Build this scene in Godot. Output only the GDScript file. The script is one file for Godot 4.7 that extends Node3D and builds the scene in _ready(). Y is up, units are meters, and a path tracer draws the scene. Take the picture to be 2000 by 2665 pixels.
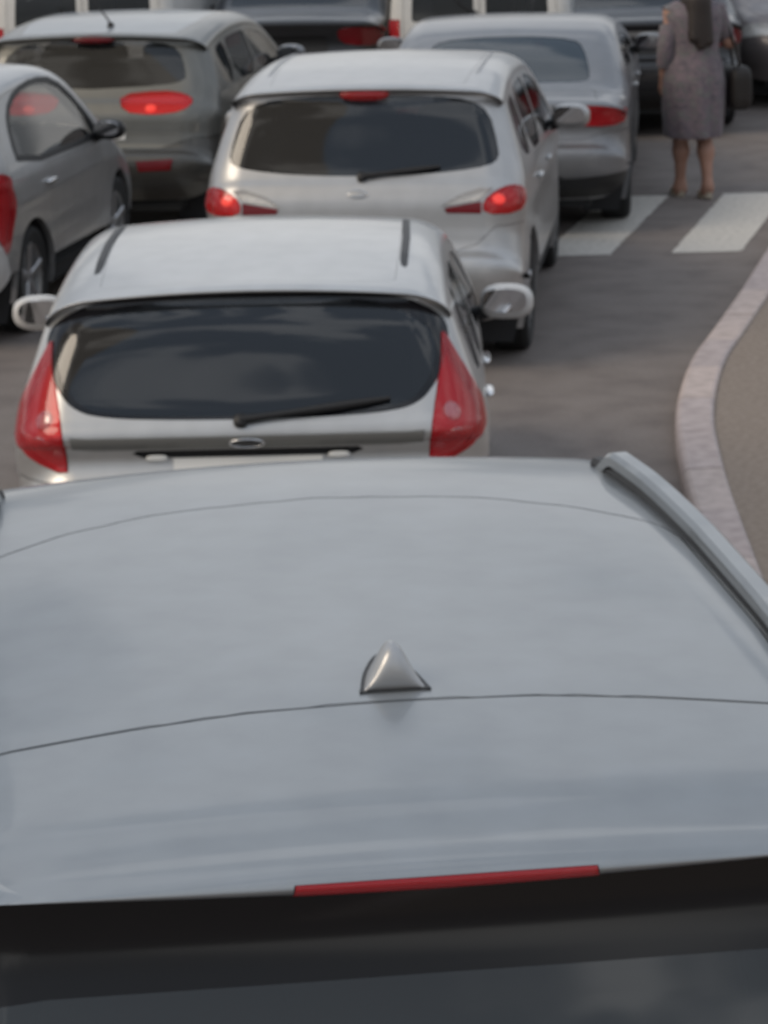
extends Node3D

# ---------------------------------------------------------------- car surface
# A car body is two kinds of surface: a "top" strip that runs along the centre-line
# profile (bumper, tailgate, roof, windscreen, bonnet) and bends round its long edges,
# and a "side" sheet seen square from the side.  l = metres forward from the rear end.
class CarGeo:
	const U := 0.85
	var n := 0
	var total := 0.0
	var pl := PackedFloat32Array()
	var py := PackedFloat32Array()
	var nl := PackedFloat32Array()
	var ny := PackedFloat32Array()
	var rx := PackedFloat32Array()
	var ry := PackedFloat32Array()
	var cr := PackedFloat32Array()
	var ww := PackedFloat32Array()
	var knots := PackedFloat32Array()
	var wm := 0.87
	var belt := 0.95
	var tum := 0.33
	var kr := 0.05
	var kf := 0.10
	var length := 4.0
	var crease := 0.0
	var side := 1.0
	var is_top := true

	static func cat(p0: float, p1: float, p2: float, p3: float, t0: float, t1: float, t2: float, t3: float, t: float) -> float:
		var a1 := (t1 - t) / (t1 - t0) * p0 + (t - t0) / (t1 - t0) * p1
		var a2 := (t2 - t) / (t2 - t1) * p1 + (t - t1) / (t2 - t1) * p2
		var a3 := (t3 - t) / (t3 - t2) * p2 + (t - t2) / (t3 - t2) * p3
		var b1 := (t2 - t) / (t2 - t0) * a1 + (t - t0) / (t2 - t0) * a2
		var b2 := (t3 - t) / (t3 - t1) * a2 + (t - t1) / (t3 - t1) * a3
		return (t2 - t) / (t2 - t1) * b1 + (t - t1) / (t2 - t1) * b2

	func build(prof: Array, spec: Dictionary) -> void:
		wm = spec.w; belt = spec.belt; tum = spec.tum; kr = spec.get("kr", 0.05); kf = spec.get("kf", 0.1); crease = spec.get("crease", 0.008)
		length = 0.0
		for p in prof: length = maxf(length, p[0])
		var raw := []
		var m := prof.size()
		for i in m - 1:
			var q := [prof[maxi(i - 1, 0)], prof[i], prof[i + 1], prof[mini(i + 2, m - 1)]]
			var pts := []
			for k in 4: pts.append(Vector2(q[k][0], q[k][1]))
			if i == 0: pts[0] = pts[1] * 2.0 - pts[2]
			if i == m - 2: pts[3] = pts[2] * 2.0 - pts[1]
			var t := [0.0, 0.0, 0.0, 0.0]
			for k in 3: t[k + 1] = t[k] + maxf(sqrt(pts[k].distance_to(pts[k + 1])), 0.01)
			for j in 12:
				var f := j / 12.0
				var tt: float = lerpf(t[1], t[2], f)
				raw.append([cat(pts[0].x, pts[1].x, pts[2].x, pts[3].x, t[0], t[1], t[2], t[3], tt), cat(pts[0].y, pts[1].y, pts[2].y, pts[3].y, t[0], t[1], t[2], t[3], tt), lerpf(q[1][2], q[2][2], f), lerpf(q[1][3], q[2][3], f), lerpf(q[1][4], q[2][4], f)])
		raw.append(prof[m - 1])
		var acc := [0.0]
		for i in raw.size() - 1:
			acc.append(acc[i] + Vector2(raw[i][0], raw[i][1]).distance_to(Vector2(raw[i + 1][0], raw[i + 1][1])))
		total = acc[-1]
		for i in m: knots.append(acc[mini(i * 12, acc.size() - 1)])
		n = 900
		var a := [PackedFloat32Array(), PackedFloat32Array(), PackedFloat32Array(), PackedFloat32Array(), PackedFloat32Array()]
		var j := 0
		for i in n + 1:
			var d := total * i / n
			while j < raw.size() - 2 and acc[j + 1] < d: j += 1
			var f: float = clampf((d - acc[j]) / maxf(acc[j + 1] - acc[j], 1e-6), 0, 1)
			for k in 5: a[k].append(lerpf(raw[j][k], raw[j + 1][k], f))
		pl = a[0]; py = a[1]; rx = a[2]; ry = a[3]; cr = a[4]
		for i in n + 1:
			var i0 := maxi(i - 3, 0)
			var i1 := mini(i + 3, n)
			var t := Vector2(pl[i1] - pl[i0], py[i1] - py[i0]).normalized()
			nl.append(t.y); ny.append(-t.x)
		# the long edges bend along a direction that changes slowly, so that lips and steps do not fold over
		var half := int(0.24 / total * n)
		var sl := PackedFloat32Array()
		var sy := PackedFloat32Array()
		for i in n + 1:
			var a2 := Vector2.ZERO
			for j2 in range(-half, half + 1, 3):
				var q := clampi(i + j2, 0, n)
				a2 += Vector2(nl[q], ny[q]) * (1.0 - absf(j2) / (half + 1.0))
			a2 = a2.normalized()
			sl.append(a2.x); sy.append(a2.y)
		nl = sl; ny = sy
		for i in n + 1:
			var e := ry[i] + cr[i]
			ww.append(side_x(pl[i] + nl[i] * e, py[i] + ny[i] * e))

	func side_x(l: float, y: float) -> float:
		var w := wm
		if l < 1.3: w *= 1.0 - kr * pow((1.3 - l) / 1.3, 2.0)
		if l > length - 1.5: w *= 1.0 - kf * pow((l - length + 1.5) / 1.5, 2.0)
		var k := (y - belt) / 0.035
		var over := y - belt if k > 12.0 else 0.035 * log(1.0 + exp(k))
		w -= tum * over
		var low := 0.5 - y
		if low > 0.0: w -= 0.35 * low * low
		w += crease * exp(-pow((y - belt + 0.14) / 0.05, 2.0)) - crease * 1.2 * exp(-pow((y - belt + 0.30) / 0.09, 2.0))
		return w

	func top(u: float, v: float) -> Vector3:
		var x := clampf(v / total, 0.0, 1.0) * n
		var i := mini(int(x), n - 1)
		var f := x - i
		var w := lerpf(ww[i], ww[i + 1], f)
		var ax := lerpf(rx[i], rx[i + 1], f)
		var ay := lerpf(ry[i], ry[i + 1], f)
		var c := lerpf(cr[i], cr[i + 1], f)
		var xi := absf(u) / U * (w - ax + ax * PI * 0.5)
		var px := xi
		var ins := 0.0
		if xi > w - ax:
			var ph := minf((xi - w + ax) / ax, PI * 0.5)
			px = w - ax + ax * sin(ph)
			ins = ay * (1.0 - cos(ph))
		ins += c * (px / w) * (px / w)
		return Vector3(px * signf(u), lerpf(py[i], py[i + 1], f) + lerpf(ny[i], ny[i + 1], f) * ins, -(lerpf(pl[i], pl[i + 1], f) + lerpf(nl[i], nl[i + 1], f) * ins))

	func at(u: float, v: float) -> Vector3:
		if is_top: return top(u, v)
		return Vector3(side * side_x(u, v), v, -u)

	func normal(u: float, v: float) -> Vector3:
		var e := 0.004
		var d := at(u + e, v) - at(u - e, v)
		var b := at(u, v + e) - at(u, v - e)
		if is_top:
			if absf(u) > U - e: d = at(clampf(u, -U + 0.01, U), v) - at(clampf(u, -U, U - 0.01), v)
			if v < e: b = at(u, v + e) - at(u, v)
			if v > total - e: b = at(u, v) - at(u, v - e)
			return d.cross(b).normalized()
		return d.cross(b).normalized() * side

	func u_of(x: float, v: float) -> float:
		var i := clampi(int(v / total * n), 0, n)
		var w := ww[i]
		var a := absf(x)
		var full := w - rx[i] + rx[i] * PI * 0.5
		var xi := a
		if a > w - rx[i]: xi = w - rx[i] + rx[i] * asin(clampf((a - w + rx[i]) / rx[i], 0, 1))
		return clampf(xi / full, 0, 1) * U * signf(x)

	# rear view: x across, y up (below the roof's rear edge)
	func rear(x: float, y: float, vmax: float) -> Vector2:
		var lo := 0.0
		var v := 0.0
		for i in n:
			v = total * i / n
			if py[i] >= y or v >= vmax: break
		var u := u_of(x, v)
		for k in 4:
			var p := top(u, v)
			var g := (top(u, minf(v + 0.01, total)).y - p.y) / 0.01
			v = clampf(v + (y - p.y) / maxf(g, 0.35), lo, vmax)
			u = u_of(x, v)
		return Vector2(u, v)

	# from above: x across, l forward
	func above(x: float, l: float, vmin: float) -> Vector2:
		var v := vmin
		for i in n:
			v = total * i / n
			if v >= vmin and pl[i] >= l: break
		return Vector2(u_of(x, v), v)

	func knot(s: float) -> float:
		var i := clampi(int(s), 0, knots.size() - 2)
		return lerpf(knots[i], knots[i + 1], s - i)

# ---------------------------------------------------------------- mesh collector
class Coll:
	var v := PackedVector3Array()
	var nn := PackedVector3Array()
	var ix := PackedInt32Array()
	var key := {}

	func vert(p: Vector3, n: Vector3) -> int:
		v.append(p); nn.append(n)
		return v.size() - 1

	func tri(a: int, b: int, c: int) -> void:
		var g := (v[b] - v[a]).cross(v[c] - v[a])
		if g.length_squared() < 1e-14: return
		if g.dot(nn[a] + nn[b] + nn[c]) > 0.0:
			ix.append_array(PackedInt32Array([a, c, b]))
		else:
			ix.append_array(PackedInt32Array([a, b, c]))

	func quad(a: Vector3, b: Vector3, c: Vector3, d: Vector3, n: Vector3) -> void:
		var i := vert(a, n); var j := vert(b, n); var k := vert(c, n); var m := vert(d, n)
		tri(i, j, k); tri(i, k, m)

	func mesh() -> ArrayMesh:
		var a := []
		a.resize(Mesh.ARRAY_MAX)
		a[Mesh.ARRAY_VERTEX] = v; a[Mesh.ARRAY_NORMAL] = nn; a[Mesh.ARRAY_INDEX] = ix
		var m := ArrayMesh.new()
		if ix.size(): m.add_surface_from_arrays(Mesh.PRIMITIVE_TRIANGLES, a)
		return m

var M := {}
var taken := {}

# ---------------------------------------------------------------- small helpers
func numbered(called: String) -> String:
	taken[called] = taken.get(called, -1) + 1
	return called if taken[called] == 0 else "%s_%03d" % [called, taken[called]]

func thing(called: String, label: String, category: String, at: Vector3, turn := 0.0, group := "") -> Node3D:
	var o := Node3D.new()
	o.name = numbered(called)
	add_child(o)
	o.position = at
	o.rotation.y = turn
	o.set_meta("label", label)
	o.set_meta("category", category)
	if group: o.set_meta("group", group)
	return o

func part(called: String, mesh: Mesh, mat: Material, parent: Node, tr := Transform3D()) -> MeshInstance3D:
	var o := MeshInstance3D.new()
	o.name = called
	o.mesh = mesh
	o.material_override = mat
	o.transform = tr
	parent.add_child(o, true)
	return o

func lin(r: float, g: float, b: float) -> Color:
	return Color(r, g, b).linear_to_srgb()

func noise_tex(seed_: int, freq: float, ramp: Array, size := 512, octaves := 4) -> NoiseTexture2D:
	var f := FastNoiseLite.new()
	f.seed = seed_
	f.frequency = freq
	f.fractal_octaves = octaves
	f.noise_type = FastNoiseLite.TYPE_SIMPLEX_SMOOTH
	var t := NoiseTexture2D.new()
	t.width = size; t.height = size
	t.seamless = true
	t.noise = f
	var g := Gradient.new()
	g.offsets = PackedFloat32Array()
	g.colors = PackedColorArray()
	var off := PackedFloat32Array()
	var col := PackedColorArray()
	for r in ramp:
		off.append(r[0]); col.append(r[1])
	g.offsets = off; g.colors = col
	t.color_ramp = g
	return t

func mat(c: Color, rough: float, metal := 0.0) -> StandardMaterial3D:
	var m := StandardMaterial3D.new()
	m.albedo_color = c
	m.roughness = rough
	m.metallic = metal
	m.cull_mode = BaseMaterial3D.CULL_DISABLED
	return m

func paint(c: Color, metal: float, rough := 0.38) -> StandardMaterial3D:
	var m := mat(c, rough, metal)
	m.clearcoat_enabled = true
	m.clearcoat = 0.55
	m.clearcoat_roughness = 0.06
	m.albedo_texture = M.dust
	m.uv1_triplanar = true
	m.uv1_scale = Vector3(0.9, 0.9, 0.9)
	return m

func glass(c: Color, alpha: float) -> StandardMaterial3D:
	var m := mat(Color(c.r, c.g, c.b, alpha), 0.03)
	m.metallic_specular = 0.62
	m.transparency = BaseMaterial3D.TRANSPARENCY_ALPHA
	return m

func lens(c: Color, alpha: float, glow := 0.0) -> StandardMaterial3D:
	var m := mat(Color(c.r, c.g, c.b, alpha), 0.08)
	m.transparency = BaseMaterial3D.TRANSPARENCY_ALPHA
	if glow > 0.0:
		m.emission_enabled = true
		m.emission = Color(1.0, 0.07, 0.06)
		m.emission_energy_multiplier = glow
	return m

func materials() -> void:
	M.dust = noise_tex(3, 0.012, [[0.0, Color(0.93, 0.93, 0.93)], [0.5, Color(0.97, 0.97, 0.965)], [1.0, Color(1, 1, 1)]], 512, 5)
	M.silver = paint(lin(0.295, 0.315, 0.335), 0.6, 0.42)
	M.pearl = paint(lin(0.53, 0.53, 0.53), 0.65, 0.38)
	M.pale_silver = paint(lin(0.45, 0.45, 0.455), 0.65, 0.38)
	M.grey_silver = paint(lin(0.21, 0.215, 0.228), 0.6, 0.4)
	M.soft_white = paint(lin(0.62, 0.61, 0.60), 0.05, 0.45)
	M.van_white = paint(lin(0.66, 0.65, 0.63), 0.0, 0.5)
	M.charcoal = paint(lin(0.035, 0.037, 0.042), 0.5, 0.35)
	M.black = paint(lin(0.014, 0.014, 0.016), 0.2, 0.3)
	M.red_paint = paint(lin(0.35, 0.05, 0.05), 0.1, 0.4)
	M.taupe = paint(lin(0.17, 0.15, 0.15), 0.5, 0.4)
	M.olive_silver = paint(lin(0.15, 0.15, 0.14), 0.6, 0.4)
	M.olive_grey = paint(lin(0.075, 0.072, 0.066), 0.5, 0.4)
	M.trim = mat(lin(0.012, 0.012, 0.013), 0.5)
	M.gloss_black = mat(lin(0.008, 0.008, 0.01), 0.12)
	M.lining = mat(lin(0.03, 0.03, 0.032), 0.9)
	M.fabric = mat(lin(0.07, 0.068, 0.066), 0.95)
	M.fabric_light = mat(lin(0.20, 0.19, 0.18), 0.95)
	M.rubber = mat(lin(0.018, 0.018, 0.018), 0.85)
	M.alloy = mat(lin(0.45, 0.45, 0.46), 0.35, 0.8)
	M.chrome = mat(lin(0.75, 0.75, 0.76), 0.12, 1.0)
	M.satin = mat(lin(0.40, 0.40, 0.40), 0.4, 0.6)
	M.dull_bar = mat(lin(0.20, 0.20, 0.19), 0.45, 0.4)
	M.mirror = mat(lin(0.7, 0.7, 0.72), 0.02, 1.0)
	M.plate = mat(lin(0.70, 0.70, 0.68), 0.4)
	M.under = mat(lin(0.02, 0.02, 0.02), 0.9)
	M.dark_glass = glass(lin(0.006, 0.008, 0.011), 0.82)
	M.coated_glass = glass(lin(0.026, 0.033, 0.040), 0.88)
	M.coated_glass.metallic_specular = 0.9
	M.side_glass = glass(lin(0.012, 0.014, 0.015), 0.62)
	M.clear_glass = glass(lin(0.03, 0.034, 0.034), 0.35)
	M.blue_glass = glass(lin(0.010, 0.022, 0.034), 0.8)
	M.reflector = mat(lin(0.5, 0.5, 0.5), 0.25, 0.9)
	var facet := FastNoiseLite.new()
	facet.seed = 6
	facet.noise_type = FastNoiseLite.TYPE_CELLULAR
	facet.cellular_return_type = FastNoiseLite.RETURN_DISTANCE2_SUB
	facet.frequency = 0.05
	var ft := NoiseTexture2D.new()
	ft.width = 256; ft.height = 256
	ft.seamless = true
	ft.as_normal_map = true
	ft.bump_strength = 6.0
	ft.noise = facet
	for q in [["red_reflector", lin(0.75, 0.03, 0.035)], ["pale_reflector", lin(0.55, 0.54, 0.52)]]:
		var m := mat(q[1], 0.3, 0.75)
		m.normal_enabled = true
		m.normal_texture = ft
		m.normal_scale = 0.8
		m.uv1_triplanar = true
		m.uv1_scale = Vector3(5, 5, 5)
		M[q[0]] = m
	M.glow = mat(lin(0.8, 0.25, 0.2), 0.4)
	M.glow.emission_enabled = true
	M.glow.emission = Color(1.0, 0.22, 0.16)
	M.glow.emission_energy_multiplier = 1.2
	M.red_lens = lens(lin(0.50, 0.012, 0.020), 0.55)
	M.red_lens_lit = lens(lin(0.38, 0.008, 0.010), 0.5, 0.05)
	M.red_lens_bright = lens(lin(0.42, 0.008, 0.010), 0.5, 0.09)
	M.pink_lens = lens(lin(0.62, 0.16, 0.16), 0.55)
	M.dark_red_lens = lens(lin(0.16, 0.008, 0.012), 0.85)
	M.clear_lens = lens(lin(0.75, 0.74, 0.72), 0.35)

# ---------------------------------------------------------------- shapes
func lathe(prof: Array, seg: int) -> ArrayMesh:      # prof: [radius, x along axle]; axle = x
	var c := Coll.new()
	for j in prof.size() - 1:
		var a := Vector2(prof[j][0], prof[j][1])
		var b := Vector2(prof[j + 1][0], prof[j + 1][1])
		var d := (b - a).normalized()
		for i in seg:
			var t0 := TAU * i / seg
			var t1 := TAU * (i + 1) / seg
			var ids := []
			for q in [[a, t0], [b, t0], [b, t1], [a, t1]]:
				var dir := Vector3(0, cos(q[1]), sin(q[1]))
				ids.append(c.vert(Vector3(q[0].y, 0, 0) + dir * q[0].x, (dir * d.y - Vector3(d.x, 0, 0)).normalized()))
			c.tri(ids[0], ids[1], ids[2]); c.tri(ids[0], ids[2], ids[3])
	return c.mesh()

func superell(s: Vector3, e: float, nu := 20, nv := 12) -> ArrayMesh:
	var c := Coll.new()
	var ids := []
	for j in nv + 1:
		var row := []
		var b := -PI / 2 + PI * j / nv
		for i in nu + 1:
			var a := TAU * i / nu
			var d := Vector3(cos(b) * cos(a), sin(b), cos(b) * sin(a))
			var k := pow(pow(absf(d.x), e) + pow(absf(d.y), e) + pow(absf(d.z), e), -1.0 / e)
			var p := d * k
			var nrm := Vector3(signf(p.x) * pow(absf(p.x), e - 1) / s.x, signf(p.y) * pow(absf(p.y), e - 1) / s.y, signf(p.z) * pow(absf(p.z), e - 1) / s.z).normalized()
			row.append(c.vert(p * s, nrm))
		ids.append(row)
	for j in nv:
		for i in nu:
			c.tri(ids[j][i], ids[j][i + 1], ids[j + 1][i + 1]); c.tri(ids[j][i], ids[j + 1][i + 1], ids[j + 1][i])
	return c.mesh()

func tube(c: Coll, pts: Array, rad: Array, seg := 10, squash := Vector3.ONE, cap := true) -> void:
	var rows := []
	var up := Vector3.UP
	for i in pts.size():
		var t: Vector3 = (pts[mini(i + 1, pts.size() - 1)] - pts[maxi(i - 1, 0)]).normalized()
		if absf(t.dot(up)) > 0.95: up = Vector3.RIGHT
		var x := t.cross(up).normalized()
		var y := x.cross(t)
		var row := []
		for k in seg:
			var a := TAU * k / seg
			var d := (x * cos(a) + y * sin(a))
			row.append(c.vert(pts[i] + d * rad[i] * squash, d))
		rows.append(row)
	for i in pts.size() - 1:
		for k in seg:
			var k2 := (k + 1) % seg
			c.tri(rows[i][k], rows[i + 1][k], rows[i + 1][k2]); c.tri(rows[i][k], rows[i + 1][k2], rows[i][k2])
	if cap:
		for e in [0, pts.size() - 1]:
			var nrm: Vector3 = (pts[0] - pts[1]).normalized() if e == 0 else (pts[-1] - pts[-2]).normalized()
			var o := c.vert(pts[e] + nrm * rad[e] * 0.35, nrm)
			for k in seg: c.tri(o, rows[e][k], rows[e][(k + 1) % seg])

# bar with a rectangular cross-section swept along points; w across x, h up
func bar(c: Coll, pts: Array, w: float, h: float, bev := 0.25) -> void:
	var rows := []
	var sec := []
	for q in [[-1, -1], [-1, 0.4], [-0.6, 1], [0.6, 1], [1, 0.4], [1, -1]]: sec.append(Vector2(q[0] * w / 2, q[1] * h / 2))
	for i in pts.size():
		var t: Vector3 = (pts[mini(i + 1, pts.size() - 1)] - pts[maxi(i - 1, 0)]).normalized()
		var x := t.cross(Vector3.UP).normalized()
		var y := x.cross(t)
		var row := []
		for q in sec: row.append(pts[i] + x * q.x + y * q.y)
		rows.append(row)
	var m := sec.size()
	for i in pts.size() - 1:
		for k in m:
			var k2 := (k + 1) % m
			var n: Vector3 = (rows[i][k2] - rows[i][k]).cross(rows[i + 1][k] - rows[i][k]).normalized()
			var mid: Vector3 = (rows[i][k] + rows[i][k2]) * 0.5 - pts[i]
			if n.dot(mid) < 0: n = -n
			c.quad(rows[i][k], rows[i][k2], rows[i + 1][k2], rows[i + 1][k], n)
	for e in [0, pts.size() - 1]:
		var nrm: Vector3 = (pts[0] - pts[1]).normalized() if e == 0 else (pts[-1] - pts[-2]).normalized()
		var o := c.vert(pts[e], nrm)
		for k in m: c.tri(o, c.vert(rows[e][k], nrm), c.vert(rows[e][(k + 1) % m], nrm))

func box(c: Coll, mn: Vector3, mx: Vector3) -> void:
	var p := func(i: int) -> Vector3: return Vector3(mx.x if i & 1 else mn.x, mx.y if i & 2 else mn.y, mx.z if i & 4 else mn.z)
	for f in [[0, 2, 6, 4, Vector3.LEFT], [1, 3, 7, 5, Vector3.RIGHT], [0, 1, 5, 4, Vector3.DOWN], [2, 3, 7, 6, Vector3.UP], [0, 1, 3, 2, Vector3.FORWARD], [4, 5, 7, 6, Vector3.BACK]]:
		c.quad(p.call(f[0]), p.call(f[1]), p.call(f[2]), p.call(f[3]), f[4])

func chaikin(p: PackedVector2Array, times: int) -> PackedVector2Array:
	for k in times:
		var q := PackedVector2Array()
		for i in p.size():
			var a := p[i]
			var b := p[(i + 1) % p.size()]
			q.append(a.lerp(b, 0.25)); q.append(a.lerp(b, 0.75))
		p = q
	return p

func dense(p: PackedVector2Array, step: float) -> PackedVector2Array:
	var q := PackedVector2Array()
	for i in p.size():
		var a := p[i]
		var b := p[(i + 1) % p.size()]
		var k := maxi(1, int(ceil(a.distance_to(b) / step)))
		for j in k: q.append(a.lerp(b, float(j) / k))
	return q

func shrink(p: PackedVector2Array, d: float) -> PackedVector2Array:
	var r := Geometry2D.offset_polygon(p, -d)
	var best := p
	var area := -1.0
	for q in r:
		var s := 0.0
		for i in q.size(): s += q[i].cross(q[(i + 1) % q.size()])
		if absf(s) > area:
			area = absf(s); best = q
	return best

# ---------------------------------------------------------------- trimmed patches
# lays the part of the surface g that is inside `outer` and outside `holes` into c
func patch(c: Coll, g: CarGeo, gu: PackedFloat32Array, gv: PackedFloat32Array, outer: PackedVector2Array, holes: Array, off: float, skirt: float) -> void:
	var nu := gu.size() - 1
	var nv := gv.size() - 1
	var mark := {}
	var lo := outer[0]
	var hi := outer[0]
	for q in outer:
		lo = lo.min(q); hi = hi.max(q)
	var all := [outer]
	all.append_array(holes)
	for poly in all:
		var m: int = poly.size()
		for i in m:
			var a: Vector2 = poly[i]
			var b: Vector2 = poly[(i + 1) % m]
			var k := maxi(1, int(a.distance_to(b) / 0.004))
			for j in k + 1:
				var p := a.lerp(b, float(j) / k)
				for e in [Vector2(-1e-4, -1e-4), Vector2(1e-4, 1e-4)]:
					mark[(gv.bsearch(p.y + e.y) - 1) * 4096 + gu.bsearch(p.x + e.x) - 1] = true
	var ids := {}
	var vid := func(p: Vector2) -> int:
		var k := Vector2i(roundi(p.x * 4e4), roundi(p.y * 4e4))
		if ids.has(k): return ids[k]
		var n := g.normal(p.x, p.y)
		var i := c.vert(g.at(p.x, p.y) + n * off, n)
		ids[k] = i
		return i
	for j in nv:
		if gv[j + 1] < lo.y or gv[j] > hi.y: continue
		for i in nu:
			if gu[i + 1] < lo.x or gu[i] > hi.x: continue
			var cell := PackedVector2Array([Vector2(gu[i], gv[j]), Vector2(gu[i + 1], gv[j]), Vector2(gu[i + 1], gv[j + 1]), Vector2(gu[i], gv[j + 1])])
			if mark.has(j * 4096 + i):
				var left: Array = Array(Geometry2D.intersect_polygons(cell, outer), TYPE_NIL, "", null)
				for h in holes:
					var next := []
					for q in left: next.append_array(Geometry2D.clip_polygons(q, h))
					left = next
				for q in left:
					var t := Geometry2D.triangulate_polygon(q)
					for k in range(0, t.size(), 3):
						c.tri(vid.call(q[t[k]]), vid.call(q[t[k + 1]]), vid.call(q[t[k + 2]]))
			else:
				var mid := (cell[0] + cell[2]) * 0.5
				if not Geometry2D.is_point_in_polygon(mid, outer): continue
				var out := false
				for h in holes:
					if Geometry2D.is_point_in_polygon(mid, h):
						out = true
						break
				if out: continue
				var a: int = vid.call(cell[0])
				var b: int = vid.call(cell[1])
				var d: int = vid.call(cell[2])
				var e: int = vid.call(cell[3])
				c.tri(a, b, d); c.tri(a, d, e)
	if skirt > 0.0:
		for poly in all:
			var m: int = poly.size()
			var q := dense(poly, 0.03)
			var top := []
			var bot := []
			for p in q:
				var n := g.normal(p.x, p.y)
				var s := g.at(p.x, p.y)
				top.append(s + n * off); bot.append(s + n * (off - skirt))
			for i in q.size():
				var k := (i + 1) % q.size()
				var nn: Vector3 = (top[k] - top[i]).cross(bot[i] - top[i])
				if nn.length_squared() < 1e-14: continue
				c.quad(top[i], top[k], bot[k], bot[i], nn.normalized())

# ---------------------------------------------------------------- car assembly
class Car:
	var root: Node3D
	var g: CarGeo
	var gu: PackedFloat32Array
	var gv: PackedFloat32Array
	var sl: PackedFloat32Array
	var sy: PackedFloat32Array
	var top_holes := []
	var side_holes := []
	var glass_top := []
	var glass_side := []
	var outline: PackedVector2Array
	var vlip := 0.0
	var spec := {}
	var nodes := {}

func new_car(root: Node3D, prof: Array, spec: Dictionary) -> Car:
	var k := Car.new()
	k.root = root
	k.spec = spec
	k.g = CarGeo.new()
	k.g.build(prof, spec)
	var cell: float = spec.get("cell", 0.05)
	k.vlip = k.g.knot(spec.lip)
	k.gv = PackedFloat32Array()
	for i in k.g.knots.size() - 1:
		var d: float = k.g.knots[i + 1] - k.g.knots[i]
		var m := maxi(2, int(ceil(d / cell)))
		for j in m: k.gv.append(k.g.knots[i] + d * j / m)
	k.gv.append(k.g.total)
	k.gu = PackedFloat32Array()
	var m2 := int(2.0 * CarGeo.U / (cell * 0.8))
	for i in m2 + 1: k.gu.append(-CarGeo.U + 2.0 * CarGeo.U * i / m2)
	k.outline = PackedVector2Array()
	var nst := 220
	for i in nst + 1:
		var p := k.g.top(CarGeo.U, k.g.total * i / nst)
		var q := Vector2(-p.z, p.y)
		if i > 0 and q.distance_to(k.outline[-1]) < 0.008: continue
		k.outline.append(q)
	# keep one simple loop (inset corners can fold over)
	var un := Geometry2D.offset_polygon(k.outline, 0.0005)
	var best := k.outline
	var area := 0.0
	for q in un:
		var s := 0.0
		for i in q.size(): s += q[i].cross(q[(i + 1) % q.size()])
		if absf(s) > area:
			area = absf(s); best = q
	k.outline = best
	k.sl = PackedFloat32Array()
	k.sy = PackedFloat32Array()
	var nl := int(k.g.length / cell) + 2
	for i in nl + 1: k.sl.append(-0.02 + (k.g.length + 0.04) * i / nl)
	var ny := int(1.9 / (cell * 0.8))
	for i in ny + 1: k.sy.append(0.05 + 2.1 * i / ny)
	return k

func conv(k: Car, pts: Array, how: String, rounds: int) -> PackedVector2Array:
	var p := PackedVector2Array()
	for q in pts: p.append(Vector2(q[0], q[1]))
	if rounds > 0: p = chaikin(p, rounds)
	p = dense(p, 0.04)
	if how == "side": return p
	var r := PackedVector2Array()
	for q in p:
		r.append(k.g.rear(q.x, q.y, k.vlip) if how == "rear" else k.g.above(q.x, q.y, k.vlip))
	return r

func mirrored(pts: Array) -> Array:
	var r := []
	for q in pts: r.append([-q[0], q[1]])
	r.reverse()
	return r

func sym(pts: Array) -> Array:      # half outline (x >= 0, first and last near x = 0) -> whole
	var r := pts.duplicate()
	var m := mirrored(pts)
	r.append_array(m)
	return r

# a panel on the top strip; cuts its shape out of the body
func panel(k: Car, called: String, pts: Array, how: String, m: Material, rounds := 0, off := 0.0, skirt := 0.02, gap := 0.003, parent: Node = null, cut := true, holes: Array = []) -> MeshInstance3D:
	var poly := conv(k, pts, how, rounds)
	var c := Coll.new()
	k.g.is_top = true
	patch(c, k.g, k.gu, k.gv, shrink(poly, gap) if gap > 0 else poly, holes, off, skirt)
	if cut: k.top_holes.append(poly)
	return part(called, c.mesh(), m, parent if parent else k.root)

# glowing bulbs behind a lit lens: [x, y, size]
func bulbs(k: Car, h: Node, spots: Array) -> void:
	for q in spots:
		part("bulb_lamp", superell(Vector3(q[2] * 1.3, 0.01, q[2]), 2.0, 16, 8), M.glow, h, on_top(k, k.g.rear(q[0], q[1], k.vlip), -0.02))

func lamp(k: Car, called: String, pts: Array, lens_mat: Material, rounds := 1, how := "rear") -> MeshInstance3D:
	var poly := conv(k, pts, how, rounds)
	k.g.is_top = true
	var c := Coll.new()
	patch(c, k.g, k.gu, k.gv, poly, [], -0.03, 0.0)
	var h := part(called, c.mesh(), M.pale_reflector if lens_mat == M.clear_lens else M.red_reflector, k.root)
	var d := Coll.new()
	patch(d, k.g, k.gu, k.gv, shrink(poly, 0.003), [], 0.006, 0.03)
	part("lens", d.mesh(), lens_mat, h)
	k.top_holes.append(poly)
	return h

func side_panel(k: Car, called: String, pts: Array, m: Material, rounds := 0, off := 0.0, skirt := 0.02, gap := 0.003, sides := [1.0, -1.0], is_glass := false, clip := true) -> Array:
	var poly := conv(k, pts, "side", rounds)
	if clip:
		var inner := shrink(k.outline, 0.035 if is_glass else 0.006)
		var r := Geometry2D.intersect_polygons(poly, inner)
		if r.size(): poly = r[0]
	for w in k.spec.wheels:
		var r2 := Geometry2D.clip_polygons(poly, arch(k, w))
		if r2.size():
			var best := 0.0
			for q in r2:
				var s := 0.0
				for i in q.size(): s += q[i].cross(q[(i + 1) % q.size()])
				if absf(s) > best:
					best = absf(s); poly = q
	k.side_holes.append(poly)
	if is_glass: k.glass_side.append(poly)
	var made := []
	for s in sides:
		var c := Coll.new()
		k.g.is_top = false
		k.g.side = s
		patch(c, k.g, k.sl, k.sy, shrink(poly, gap), [], off, skirt)
		made.append(part(called, c.mesh(), m, k.root))
	return made

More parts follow.
